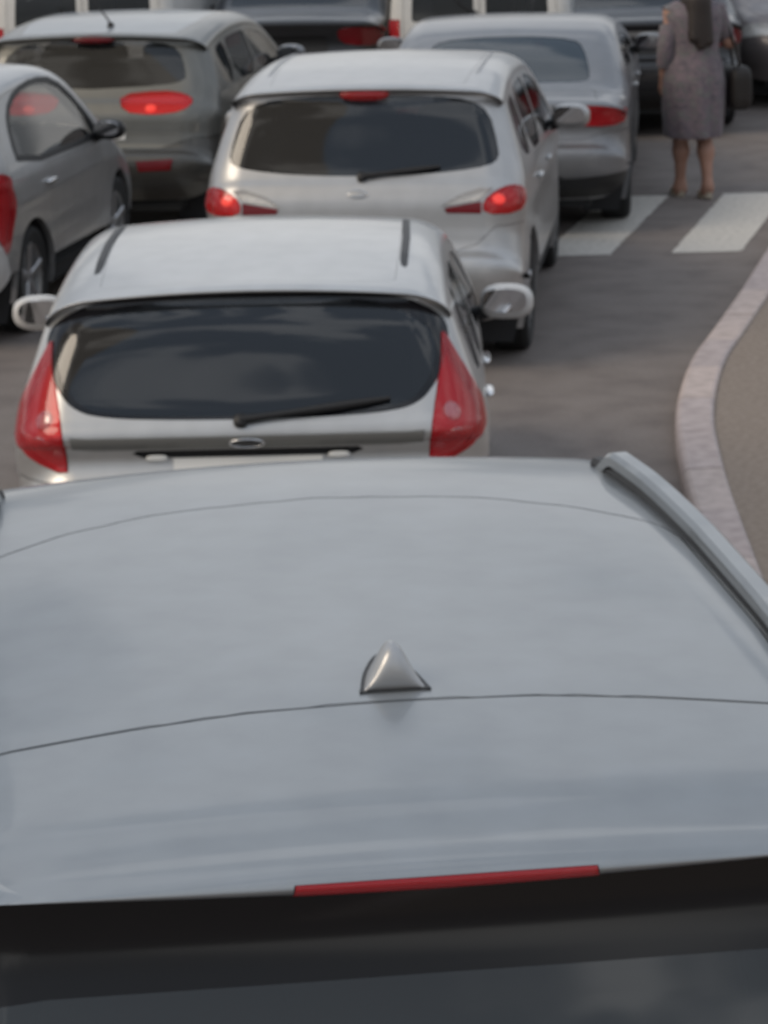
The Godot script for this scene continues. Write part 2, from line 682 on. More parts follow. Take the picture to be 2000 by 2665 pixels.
func arch(k: Car, l: float) -> PackedVector2Array:
	var r: float = k.spec.get("tyre", 0.31) + 0.045
	var p := PackedVector2Array()
	for i in 28:
		var a := TAU * i / 28
		p.append(Vector2(l + r * cos(a), k.spec.get("tyre", 0.31) + r * sin(a)))
	p.append(Vector2(l + r, 0.0))
	return Geometry2D.convex_hull(PackedVector2Array(Array(p) + [Vector2(l - r, 0), Vector2(l + r, 0)])).slice(1)

func finish_car(k: Car, body_mat: Material) -> void:
	var c := Coll.new()
	var u := CarGeo.U
	var full := PackedVector2Array([Vector2(-u, 0), Vector2(u, 0), Vector2(u, k.g.total), Vector2(-u, k.g.total)])
	k.g.is_top = true
	patch(c, k.g, k.gu, k.gv, full, k.top_holes, 0.0, 0.0)
	var arches := []
	for w in k.spec.wheels: arches.append(arch(k, w))
	for s in [1.0, -1.0]:
		k.g.is_top = false
		k.g.side = s
		var h := k.side_holes.duplicate()
		h.append_array(arches)
		patch(c, k.g, k.sl, k.sy, k.outline, h, 0.0, 0.0)
		# lips of the wheel arches
		for a in arches:
			var q := dense(a, 0.05)
			for i in q.size():
				var p0 := q[i]
				var p1 := q[(i + 1) % q.size()]
				if p0.y < 0.18 or p1.y < 0.18: continue
				var a0 := k.g.at(p0.x, p0.y)
				var a1 := k.g.at(p1.x, p1.y)
				var d := Vector3(-s * 0.28, 0, 0)
				c.quad(a0, a1, a1 + d * 0.12, a0 + d * 0.12, (a1 - a0).cross(d).normalized())
	part("body", c.mesh(), body_mat, k.root)
	# dark lining inside, with openings where the glass is; wheel housings; floor
	var d := Coll.new()
	k.g.is_top = true
	var v0 := k.g.knot(k.spec.lip - 3.0)
	var v1 := k.g.knot(k.spec.lip + 2.6)
	var open := k.glass_top.duplicate()
	open.append(PackedVector2Array([Vector2(-u - 0.1, v0), Vector2(u + 0.1, v0), Vector2(u + 0.1, v1), Vector2(-u - 0.1, v1)]))
	patch(d, k.g, k.gu, k.gv, full, open, -0.034, 0.0)
	for s in [1.0, -1.0]:
		k.g.is_top = false
		k.g.side = s
		var h := k.glass_side.duplicate()
		h.append_array(arches)
		patch(d, k.g, k.sl, k.sy, k.outline, h, -0.034, 0.0)
		for a in arches:
			var q := dense(a, 0.06)
			for i in q.size():
				var p0 := q[i]
				var p1 := q[(i + 1) % q.size()]
				if p0.y < 0.1 or p1.y < 0.1: continue
				var a0 := k.g.at(p0.x, p0.y) - Vector3(s * 0.034, 0, 0)
				var a1 := k.g.at(p1.x, p1.y) - Vector3(s * 0.034, 0, 0)
				var e := Vector3(-s * 0.25, 0, 0)
				d.quad(a0, a1, a1 + e, a0 + e, (a1 - a0).cross(e).normalized())
	part("interior_lining", d.mesh(), M.lining, k.root)
	var f := Coll.new()
	box(f, Vector3(-k.g.wm + 0.28, 0.2, -(k.g.length - 0.15)), Vector3(k.g.wm - 0.28, 0.3, -0.15))
	var l0: float = k.spec.wheels[0] + 0.42
	var l1: float = k.spec.wheels[1] - 0.42
	for s in [1.0, -1.0]:
		var x: float = s * (k.g.wm - 0.17)
		box(f, Vector3(x - 0.108, 0.205, -l1), Vector3(x + 0.108, 0.295, -l0))
	part("underbody", f.mesh(), M.under, k.root)
	wheels(k)

var tyre_mesh: ArrayMesh
var rim_mesh: ArrayMesh
var spoke_mesh: ArrayMesh
func wheels(k: Car) -> void:
	if tyre_mesh == null:
		tyre_mesh = lathe([[0.20, -0.085], [0.27, -0.10], [0.298, -0.09], [0.31, -0.065], [0.31, 0.065], [0.298, 0.09], [0.27, 0.10], [0.20, 0.085]], 36)
		rim_mesh = lathe([[0.0, 0.03], [0.19, 0.02], [0.195, 0.07], [0.212, 0.088], [0.218, 0.08], [0.205, -0.08]], 36)
		var c := Coll.new()
		for i in 5:
			var a := TAU * i / 5
			var d := Vector3(0, cos(a), sin(a))
			var pts := [d * 0.02 + Vector3(0.06, 0, 0), d * 0.11 + Vector3(0.072, 0, 0), d * 0.205 + Vector3(0.078, 0, 0)]
			tube(c, pts, [0.035, 0.026, 0.032], 8, Vector3(0.35, 1, 1))
		spoke_mesh = c.mesh()
	var sc: float = k.spec.get("tyre", 0.31) / 0.31
	for l in k.spec.wheels:
		for s in [1.0, -1.0]:
			var b := Basis.from_scale(Vector3.ONE * sc)
			if s < 0: b = Basis(Vector3.UP, PI) * b
			var x: float = s * (k.g.side_x(l, 0.35) - 0.115)
			var w := part("wheel", tyre_mesh, M.rubber, k.root, Transform3D(b, Vector3(x, 0.31 * sc, -l)))
			part("rim", rim_mesh, M.satin, w)
			part("spokes", spoke_mesh, M.alloy, w)

func seats(k: Car, rows: Array, m: Material) -> void:
	var back := superell(Vector3(0.24, 0.30, 0.075), 4.0)
	var head := superell(Vector3(0.125, 0.085, 0.05), 3.0)
	for r in rows:
		for x in r[2]:
			var b := Basis(Vector3.RIGHT, 0.22)
			var o := part("seat", back, m, k.root, Transform3D(b, Vector3(x, r[1], -r[0])))
			part("headrest", head, m, o, Transform3D(Basis(), Vector3(0, 0.385, 0.0)))

func mirrors(k: Car, l: float, y: float, m: Material, size := 1.0) -> void:
	var w := k.g.side_x(l, y - 0.06)
	var shell := superell(Vector3(0.115, 0.075, 0.062) * size, 2.6, 24, 14)
	var pc := Coll.new()
	for i in 24:
		var a0 := TAU * i / 24
		var a1 := TAU * (i + 1) / 24
		var e0 := Vector3(signf(cos(a0)) * pow(absf(cos(a0)), 0.7) * 0.094, signf(sin(a0)) * pow(absf(sin(a0)), 0.7) * 0.05, 0) * size
		var e1 := Vector3(signf(cos(a1)) * pow(absf(cos(a1)), 0.7) * 0.094, signf(sin(a1)) * pow(absf(sin(a1)), 0.7) * 0.05, 0) * size
		pc.quad(Vector3.ZERO, e0, e1, e1 * 0.5, Vector3.BACK)
		pc.quad(e0, e1, e1 + Vector3(0, 0, -0.02), e0 + Vector3(0, 0, -0.02), e0.normalized())
	var pane := pc.mesh()
	for s in [1.0, -1.0]:
		var o := part("wing_mirror", shell, m, k.root, Transform3D(Basis(Vector3.UP, -s * 0.12), Vector3(s * (w + 0.125 * size), y, -l)))
		part("mirror_glass", pane, M.mirror, o, Transform3D(Basis(Vector3.RIGHT, 0.04), Vector3(-s * 0.004, 0.014, 0.066) * size))
		var c := Coll.new()
		tube(c, [Vector3(-s * 0.05, -0.03, -0.01), Vector3(-s * 0.17, -0.075, -0.03)], [0.03, 0.038], 8)
		part("arm", c.mesh(), M.trim, o)

func handles(k: Car, spots: Array, m: Material) -> void:
	var h := superell(Vector3(0.018, 0.013, 0.095), 3.0, 12, 8)
	for q in spots:
		for s in [1.0, -1.0]:
			part("door_handle", h, m, k.root, Transform3D(Basis(), Vector3(s * (k.g.side_x(q[0], q[1]) + 0.014), q[1], -q[0])))

# point on the top strip with its outward normal
func on_top(k: Car, q: Vector2, lift := 0.0) -> Transform3D:
	k.g.is_top = true
	var n := k.g.normal(q.x, q.y)
	var x := (Vector3.RIGHT - n * n.x).normalized()
	return Transform3D(Basis(x, n, x.cross(n)), k.g.at(q.x, q.y) + n * lift)

func wiper(k: Car, a: Array, b: Array) -> void:
	var c := Coll.new()
	var pts := []
	for i in 7:
		var f := i / 6.0
		var t := on_top(k, k.g.rear(lerpf(a[0], b[0], f), lerpf(a[1], b[1], f), k.vlip), 0.018)
		pts.append(t.origin)
	tube(c, pts, [0.018, 0.013, 0.012, 0.015, 0.016, 0.014, 0.008], 8)
	var o := part("rear_wiper", c.mesh(), M.trim, k.root)
	part("pivot", superell(Vector3(0.028, 0.02, 0.028), 2.5, 14, 8), M.trim, o, on_top(k, k.g.rear(a[0], a[1], k.vlip), 0.01))

func oval_badge(k: Car, x: float, y: float, sx: float, sy: float, m: Material, ring: Material) -> void:
	var t := on_top(k, k.g.rear(x, y, k.vlip), 0.003)
	var o := part("badge", superell(Vector3(sx, 0.006, sy), 2.2, 24, 8), m, k.root, t)
	var c := Coll.new()
	var pts := []
	var rad := []
	for i in 25:
		pts.append(Vector3(cos(TAU * i / 24) * sx, 0.004, sin(TAU * i / 24) * sy)); rad.append(0.0035)
	tube(c, pts, rad, 6, Vector3.ONE, false)
	part("ring", c.mesh(), ring, o)

# rail strip lying along the roof; pts = [x, l]
func roof_rail(k: Car, pts: Array, w: float, h: float, lift: float, m: Material) -> Node3D:
	var o: Node3D
	for s in [1.0, -1.0]:
		var c := Coll.new()
		var line := []
		for i in pts.size() - 1:
			for j in 8:
				var f := j / 8.0
				line.append([lerpf(pts[i][0], pts[i + 1][0], f), lerpf(pts[i][1], pts[i + 1][1], f)])
		line.append(pts[-1])
		var p3 := []
		for i in line.size():
			var q := k.g.above(s * line[i][0], line[i][1], k.vlip)
			var end := minf(1.0, minf(i, line.size() - 1 - i) / 3.0)
			p3.append(k.g.top(q.x, q.y) + Vector3(0, lift * end - (1.0 - end) * 0.01, 0))
		bar(c, p3, w, h)
		o = part("roof_rail", c.mesh(), m, k.root)
	return o

# vertex = [l, y, corner width, corner depth, crown]
const SUV_PROFILE := [[0.12, 0.28, 0.3, 0.2, 0.02], [0.0, 0.42, 0.3, 0.22, 0.03], [0.0, 0.72, 0.3, 0.22, 0.03], [0.05, 0.90, 0.28, 0.2, 0.03], [0.10, 1.05, 0.24, 0.16, 0.03], [0.245, 1.48, 0.2, 0.12, 0.03], [0.28, 1.62, 0.16, 0.10, 0.03], [0.275, 1.69, 0.14, 0.09, 0.03],
	[0.165, 1.712, 0.12, 0.08, 0.045], [0.125, 1.722, 0.12, 0.08, 0.05], [0.12, 1.735, 0.12, 0.08, 0.05], [0.135, 1.746, 0.12, 0.075, 0.045], [0.19, 1.755, 0.13, 0.07, 0.035], [0.25, 1.757, 0.14, 0.07, 0.03], [0.32, 1.764, 0.14, 0.07, 0.03], [0.38, 1.772, 0.14, 0.07, 0.028], [0.5, 1.779, 0.15, 0.07, 0.028], [0.85, 1.792, 0.15, 0.07, 0.028], [1.5, 1.80, 0.15, 0.07, 0.03], [2.1, 1.797, 0.15, 0.07, 0.032], [2.5, 1.783, 0.15, 0.075, 0.036], [2.72, 1.757, 0.15, 0.08, 0.042], [2.92, 1.69, 0.16, 0.09, 0.06],
	[3.5, 1.24, 0.2, 0.12, 0.09], [3.82, 1.09, 0.22, 0.12, 0.07], [4.3, 1.0, 0.3, 0.2, 0.05], [4.6, 0.82, 0.34, 0.28, 0.05], [4.68, 0.55, 0.34, 0.28, 0.05], [4.6, 0.28, 0.34, 0.28, 0.03]]
const HATCH_PROFILE := [[0.12, 0.25, 0.24, 0.26, 0.02], [0.01, 0.38, 0.26, 0.28, 0.03], [0.0, 0.60, 0.26, 0.28, 0.03], [0.03, 0.685, 0.25, 0.28, 0.02], [0.13, 0.73, 0.24, 0.28, 0.015], [0.195, 0.82, 0.23, 0.28, 0.015], [0.19, 0.885, 0.22, 0.28, 0.015], [0.165, 0.91, 0.22, 0.28, 0.015], [0.17, 0.95, 0.22, 0.28, 0.015], [0.205, 1.0, 0.22, 0.26, 0.02], [0.35, 1.29, 0.2, 0.2, 0.05], [0.43, 1.385, 0.18, 0.14, 0.06],
	[0.42, 1.402, 0.17, 0.12, 0.065], [0.395, 1.414, 0.17, 0.11, 0.07], [0.42, 1.424, 0.17, 0.10, 0.065], [0.6, 1.438, 0.17, 0.09, 0.045], [1.0, 1.458, 0.17, 0.085, 0.03], [1.5, 1.462, 0.17, 0.085, 0.03], [2.0, 1.432, 0.17, 0.09, 0.035], [2.32, 1.37, 0.18, 0.10, 0.05], [2.9, 1.07, 0.2, 0.12, 0.08], [3.25, 0.93, 0.22, 0.14, 0.06], [3.7, 0.82, 0.28, 0.2, 0.05], [3.95, 0.62, 0.32, 0.28, 0.05], [3.98, 0.42, 0.32, 0.28, 0.05], [3.9, 0.24, 0.3, 0.28, 0.03]]
const WAGON_PROFILE := [[0.12, 0.28, 0.24, 0.2, 0.02], [0.01, 0.42, 0.26, 0.22, 0.03], [0.0, 0.60, 0.26, 0.22, 0.03], [0.03, 0.645, 0.25, 0.22, 0.02], [0.13, 0.675, 0.24, 0.22, 0.015], [0.16, 0.76, 0.23, 0.22, 0.015], [0.185, 0.92, 0.22, 0.22, 0.015], [0.225, 1.0, 0.22, 0.2, 0.015], [0.27, 1.055, 0.22, 0.18, 0.02], [0.42, 1.34, 0.18, 0.15, 0.04], [0.48, 1.462, 0.16, 0.12, 0.05],
	[0.455, 1.482, 0.16, 0.11, 0.055], [0.42, 1.496, 0.16, 0.10, 0.06], [0.45, 1.51, 0.16, 0.09, 0.055], [0.65, 1.53, 0.16, 0.085, 0.04], [1.0, 1.555, 0.16, 0.08, 0.03], [1.5, 1.565, 0.16, 0.08, 0.03], [2.1, 1.535, 0.16, 0.085, 0.035], [2.45, 1.465, 0.17, 0.09, 0.05], [3.05, 1.14, 0.2, 0.12, 0.08], [3.4, 0.99, 0.22, 0.14, 0.06], [3.9, 0.88, 0.28, 0.2, 0.05], [4.2, 0.66, 0.32, 0.28, 0.05], [4.24, 0.42, 0.32, 0.28, 0.05], [4.15, 0.26, 0.3, 0.28, 0.03]]
const SEDAN_PROFILE := [[0.14, 0.24, 0.26, 0.22, 0.02], [0.02, 0.36, 0.28, 0.24, 0.03], [0.0, 0.56, 0.28, 0.24, 0.03], [0.02, 0.63, 0.27, 0.24, 0.02], [0.09, 0.665, 0.25, 0.24, 0.015], [0.12, 0.76, 0.24, 0.24, 0.015], [0.09, 0.89, 0.24, 0.22, 0.02], [0.07, 0.945, 0.22, 0.18, 0.03], [0.11, 0.972, 0.2, 0.10, 0.03], [0.4, 1.0, 0.2, 0.08, 0.025], [0.62, 1.02, 0.2, 0.08, 0.03], [1.0, 1.20, 0.17, 0.09, 0.05], [1.3, 1.318, 0.16, 0.09, 0.05],
	[1.5, 1.362, 0.16, 0.08, 0.04], [1.9, 1.392, 0.16, 0.08, 0.03], [2.4, 1.38, 0.16, 0.08, 0.035], [2.85, 1.30, 0.17, 0.09, 0.05], [3.45, 1.02, 0.2, 0.12, 0.08], [3.75, 0.93, 0.22, 0.13, 0.06], [4.3, 0.83, 0.28, 0.2, 0.05], [4.62, 0.64, 0.34, 0.28, 0.05], [4.68, 0.42, 0.34, 0.28, 0.05], [4.58, 0.24, 0.3, 0.28, 0.03]]
const VAN_PROFILE := [[0.1, 0.26, 0.12, 0.08, 0.01], [0.0, 0.36, 0.12, 0.08, 0.01], [0.0, 0.56, 0.12, 0.08, 0.01], [0.06, 0.60, 0.12, 0.08, 0.01], [0.07, 0.9, 0.12, 0.08, 0.015], [0.11, 1.3, 0.12, 0.08, 0.015], [0.2, 1.68, 0.12, 0.08, 0.02], [0.27, 1.78, 0.13, 0.08, 0.02], [0.42, 1.82, 0.14, 0.08, 0.02], [1.4, 1.85, 0.15, 0.08, 0.03], [2.4, 1.82, 0.15, 0.08, 0.03], [2.75, 1.74, 0.16, 0.09, 0.05], [3.4, 1.2, 0.2, 0.12, 0.08], [3.65, 1.06, 0.22, 0.14, 0.06], [4.1, 0.92, 0.28, 0.2, 0.05], [4.28, 0.66, 0.3, 0.26, 0.04], [4.3, 0.4, 0.3, 0.26, 0.04], [4.22, 0.26, 0.28, 0.26, 0.03]]

func scaled(prof: Array, sl: float, sy: float) -> Array:
	var r := []
	for p in prof: r.append([p[0] * sl, 0.25 + (p[1] - 0.25) * sy, p[2], p[3], p[4]])
	return r

func stretch(pts: Array, sl: float, sy: float) -> Array:
	var r := []
	for p in pts: r.append([p[0] * sl, 0.25 + (p[1] - 0.25) * sy])
	return r

func glass_panel(k: Car, called: String, pts: Array, how: String, m: Material, rounds := 1) -> MeshInstance3D:
	var o := panel(k, called, pts, how, m, rounds, -0.003, 0.012, 0.002)
	k.glass_top.append(k.top_holes[-1])
	return o

# glass set in a black border
func bordered_glass(k: Car, outer: Array, inner: Array, m: Material, ro := 1, ri := 1) -> void:
	var op := conv(k, outer, "rear", ro)
	var gp := conv(k, inner, "rear", ri)
	k.g.is_top = true
	var c := Coll.new()
	patch(c, k.g, k.gu, k.gv, shrink(op, 0.0015), [gp], -0.0015, 0.012)
	part("window_border", c.mesh(), M.gloss_black, k.root)
	var d := Coll.new()
	patch(d, k.g, k.gu, k.gv, gp, [], -0.002, 0.0)
	part("rear_window", d.mesh(), m, k.root)
	k.top_holes.append(op)
	k.glass_top.append(gp)

func windscreen(k: Car, l0: float, l1: float, w0: float, w1: float, m: Material) -> void:
	glass_panel(k, "windscreen", sym([[0.02, l0], [w0 * 0.7, l0 + 0.02], [w0, l0 + 0.07], [w1, l1 - 0.08], [w1 * 0.8, l1], [0.02, l1 + 0.02]]), "above", m, 1)

func build_near_suv() -> void:
	var root := thing("sport_utility_vehicle", "silver sport utility vehicle with roof rails and shark fin antenna, nearest in the queue", "car", Vector3(0.093, 0, -4.11), deg_to_rad(6.3))
	var k := new_car(root, SUV_PROFILE, {"w": 0.945, "belt": 1.08, "tum": 0.25, "kr": 0.05, "kf": 0.12, "lip": 10.0, "wheels": [0.85, 3.68], "tyre": 0.36, "cell": 0.04})
	# rear glass with its black printed border, right under the spoiler
	var outer := sym([[0.02, 1.685], [0.45, 1.685], [0.70, 1.68], [0.80, 1.6], [0.80, 1.3], [0.77, 1.08], [0.6, 1.05], [0.02, 1.045]])
	var inner := sym([[0.02, 1.527], [0.45, 1.524], [0.66, 1.52], [0.73, 1.49], [0.735, 1.25], [0.69, 1.12], [0.5, 1.095], [0.02, 1.09]])
	bordered_glass(k, outer, inner, M.coated_glass)
	# high brake lamp set in the spoiler's trailing edge
	var v0 := k.g.knot(8.7)
	var v1 := k.g.knot(10.35)
	var pl := PackedVector2Array()
	for q in [[-0.232, v0], [0.232, v0], [0.228, v1], [-0.228, v1]]: pl.append(Vector2(k.g.u_of(q[0], q[1]), q[1]))
	pl = dense(pl, 0.02)
	var lc := Coll.new()
	patch(lc, k.g, k.gu, k.gv, pl, [], -0.02, 0.0)
	var hl := part("high_brake_lamp", lc.mesh(), M.reflector, root)
	var lc2 := Coll.new()
	patch(lc2, k.g, k.gu, k.gv, shrink(pl, 0.002), [], 0.002, 0.02)
	part("lens", lc2.mesh(), M.red_lens, hl)
	k.top_holes.append(pl)
	# spoiler (rear part of the roof, belongs to the tailgate) and roof skin, split by shut lines
	var sv := k.g.knot(7.2)
	var sp := PackedVector2Array()
	for q in [[-0.86, 0], [-0.7, 0], [0.0, 0], [0.7, 0], [0.86, 0]]: sp.append(Vector2(clampf(k.g.u_of(q[0], sv), -0.80, 0.80), sv))
	for q in [[0.90, 0.68], [0.75, 0.705], [0.6, 0.738], [0.45, 0.768], [0.25, 0.797], [0.0, 0.81], [-0.25, 0.797], [-0.45, 0.768], [-0.6, 0.738], [-0.75, 0.705], [-0.90, 0.68]]:
		var t := k.g.above(q[0], q[1], k.vlip)
		sp.append(Vector2(clampf(t.x, -0.80, 0.80), t.y))
	sp = dense(sp, 0.03)
	var sc := Coll.new()
	patch(sc, k.g, k.gu, k.gv, shrink(sp, 0.005), [pl], 0.0, 0.012)
	part("spoiler", sc.mesh(), M.silver, root)
	k.top_holes.pop_back()
	k.top_holes.append(sp)
	var rp := sym([[0.0, 0.810], [0.25, 0.797], [0.45, 0.768], [0.6, 0.738], [0.715, 0.713], [0.735, 1.2], [0.725, 1.85], [0.70, 1.92], [0.55, 2.06], [0.35, 2.17], [0.0, 2.22]])
	panel(k, "roof_skin", rp, "above", M.silver, 0, 0.0, 0.022, 0.005)
	windscreen(k, 2.9, 3.78, 0.64, 0.74, M.side_glass)
	# tailgate below, bumper, lamps (outside the picture, seen from a step aside)
	lamp(k, "tail_lamp", [[0.68, 1.02], [0.90, 1.03], [0.92, 0.86], [0.88, 0.78], [0.66, 0.80]], M.red_lens)
	lamp(k, "tail_lamp", mirrored([[0.68, 1.02], [0.90, 1.03], [0.92, 0.86], [0.88, 0.78], [0.66, 0.80]]), M.red_lens)
	panel(k, "rear_bumper", sym([[0.02, 0.62], [0.6, 0.62], [0.92, 0.66], [0.92, 0.32], [0.6, 0.30], [0.02, 0.30]]), "rear", M.silver, 0)
	panel(k, "number_plate", sym([[0.02, 0.86], [0.26, 0.86], [0.26, 0.75], [0.02, 0.75]]), "rear", M.plate, 0, 0.006, 0.012, 0.0)
	# side glass and doors
	side_panel(k, "side_window", [[0.5, 1.14], [0.95, 1.13], [0.95, 1.62], [0.55, 1.58], [0.45, 1.4]], M.dark_glass, 1, -0.004, 0.012, 0.002, [1.0, -1.0], true)
	side_panel(k, "side_window", [[1.0, 1.13], [1.85, 1.11], [1.85, 1.66], [1.0, 1.64]], M.dark_glass, 1, -0.004, 0.012, 0.002, [1.0, -1.0], true)
	side_panel(k, "side_window", [[1.92, 1.11], [2.95, 1.09], [3.1, 1.14], [2.5, 1.62], [1.92, 1.66]], M.side_glass, 1, -0.004, 0.012, 0.002, [1.0, -1.0], true)
	side_panel(k, "rear_door", [[1.02, 0.42], [1.88, 0.38], [1.88, 1.095], [1.02, 1.11], [1.0, 0.85]], M.silver)
	side_panel(k, "front_door", [[1.9, 0.38], [2.95, 0.38], [3.05, 0.9], [2.98, 1.07], [1.9, 1.095]], M.silver)
	finish_car(k, M.silver)
	seats(k, [[1.15, 0.95, [-0.4, 0.05, 0.45]], [2.05, 0.95, [-0.38, 0.38]]], M.fabric)
	mirrors(k, 2.85, 1.18, M.silver, 1.15)
	handles(k, [[1.2, 0.98], [2.12, 0.97]], M.silver)
	# roof rails: body-colour rail on a dark foot strip
	var line := [[0.765, 0.95], [0.775, 1.3], [0.765, 1.8], [0.735, 2.2], [0.685, 2.54]]
	for s in [1.0, -1.0]:
		var pts := []
		var pts2 := []
		var n := 40
		for i in n + 1:
			var f := i / float(n)
			var x := f * (line.size() - 1)
			var j := mini(int(x), line.size() - 2)
			var qx: float = lerpf(line[j][0], line[j + 1][0], x - j)
			var ql: float = lerpf(line[j][1], line[j + 1][1], x - j)
			var t := k.g.above(qx, ql, k.vlip)
			var p := k.g.top(t.x * s, t.y)
			var e := smoothstep(0.0, 0.10, minf(f, 1.0 - f))
			pts.append(p + Vector3(0, -0.012 + 0.055 * e, 0))
			pts2.append(p + Vector3(-s * 0.006, 0.002, 0))
		var c := Coll.new()
		bar(c, pts, 0.05, 0.03)
		var rail := part("roof_rail", c.mesh(), M.silver, root)
		var c2 := Coll.new()
		bar(c2, pts2, 0.035, 0.04)
		part("foot_strip", c2.mesh(), M.trim, rail)
	# shark fin antenna: tall at the back, running down to the front
	var fc := Coll.new()
	var ft := on_top(k, k.g.above(0.012, 0.86, k.vlip), 0.0)
	var rows := []
	var stations := [[-0.004, 0.024, 0.058], [-0.001, 0.052, 0.057], [0.008, 0.074, 0.055], [0.02, 0.086, 0.053], [0.035, 0.090, 0.051], [0.06, 0.084, 0.047], [0.09, 0.067, 0.041], [0.12, 0.047, 0.033], [0.15, 0.026, 0.024], [0.175, 0.011, 0.014], [0.19, 0.0, 0.005]]
	for st in stations:
		var row := []
		for i in 15:
			var f := -1.0 + 2.0 * i / 14.0
			var hgt: float = st[1] * 0.86 * (0.30 * (1.0 - pow(absf(f), 4.0)) + 0.70 * exp(-pow(absf(f) / 0.58, 2.4)) * (1.0 - pow(absf(f), 6.0)))
			row.append(Vector3(f * st[2], hgt - 0.001, -st[0]))
		rows.append(row)
	for i in rows.size() - 1:
		for j in 14:
			var nrm: Vector3 = (rows[i][j + 1] - rows[i][j]).cross(rows[i + 1][j] - rows[i][j]).normalized()
			if nrm.y < 0: nrm = -nrm
			fc.quad(rows[i][j], rows[i][j + 1], rows[i + 1][j + 1], rows[i + 1][j], nrm)
	for j in 14:
		fc.quad(Vector3(rows[0][j].x, -0.002, 0), Vector3(rows[0][j + 1].x, -0.002, 0), rows[0][j + 1], rows[0][j], Vector3.BACK)
	var fs := SurfaceTool.new()
	fs.create_from(fc.mesh(), 0)
	fs.index()
	fs.generate_normals()
	var fin := part("antenna_fin", fs.commit(), M.pale_silver, root, ft)
	var gc := Coll.new()
	for i in stations.size() - 1:
		var a0: Array = stations[i]
		var a1: Array = stations[i + 1]
		for sd in [1.0, -1.0]:
			var p0 := Vector3(sd * (a0[2] + 0.004), 0.0035, -a0[0] + (0.006 if i == 0 else 0.0))
			var p1 := Vector3(sd * (a1[2] + 0.004), 0.0035, -a1[0])
			gc.quad(Vector3(0, 0.0035, p0.z), p0, p1, Vector3(0, 0.0035, p1.z), Vector3.UP)
			gc.quad(p0, p1, p1 - Vector3(0, 0.006, 0), p0 - Vector3(0, 0.006, 0), Vector3(sd, 0, 0))
	part("gasket", gc.mesh(), M.trim, fin)

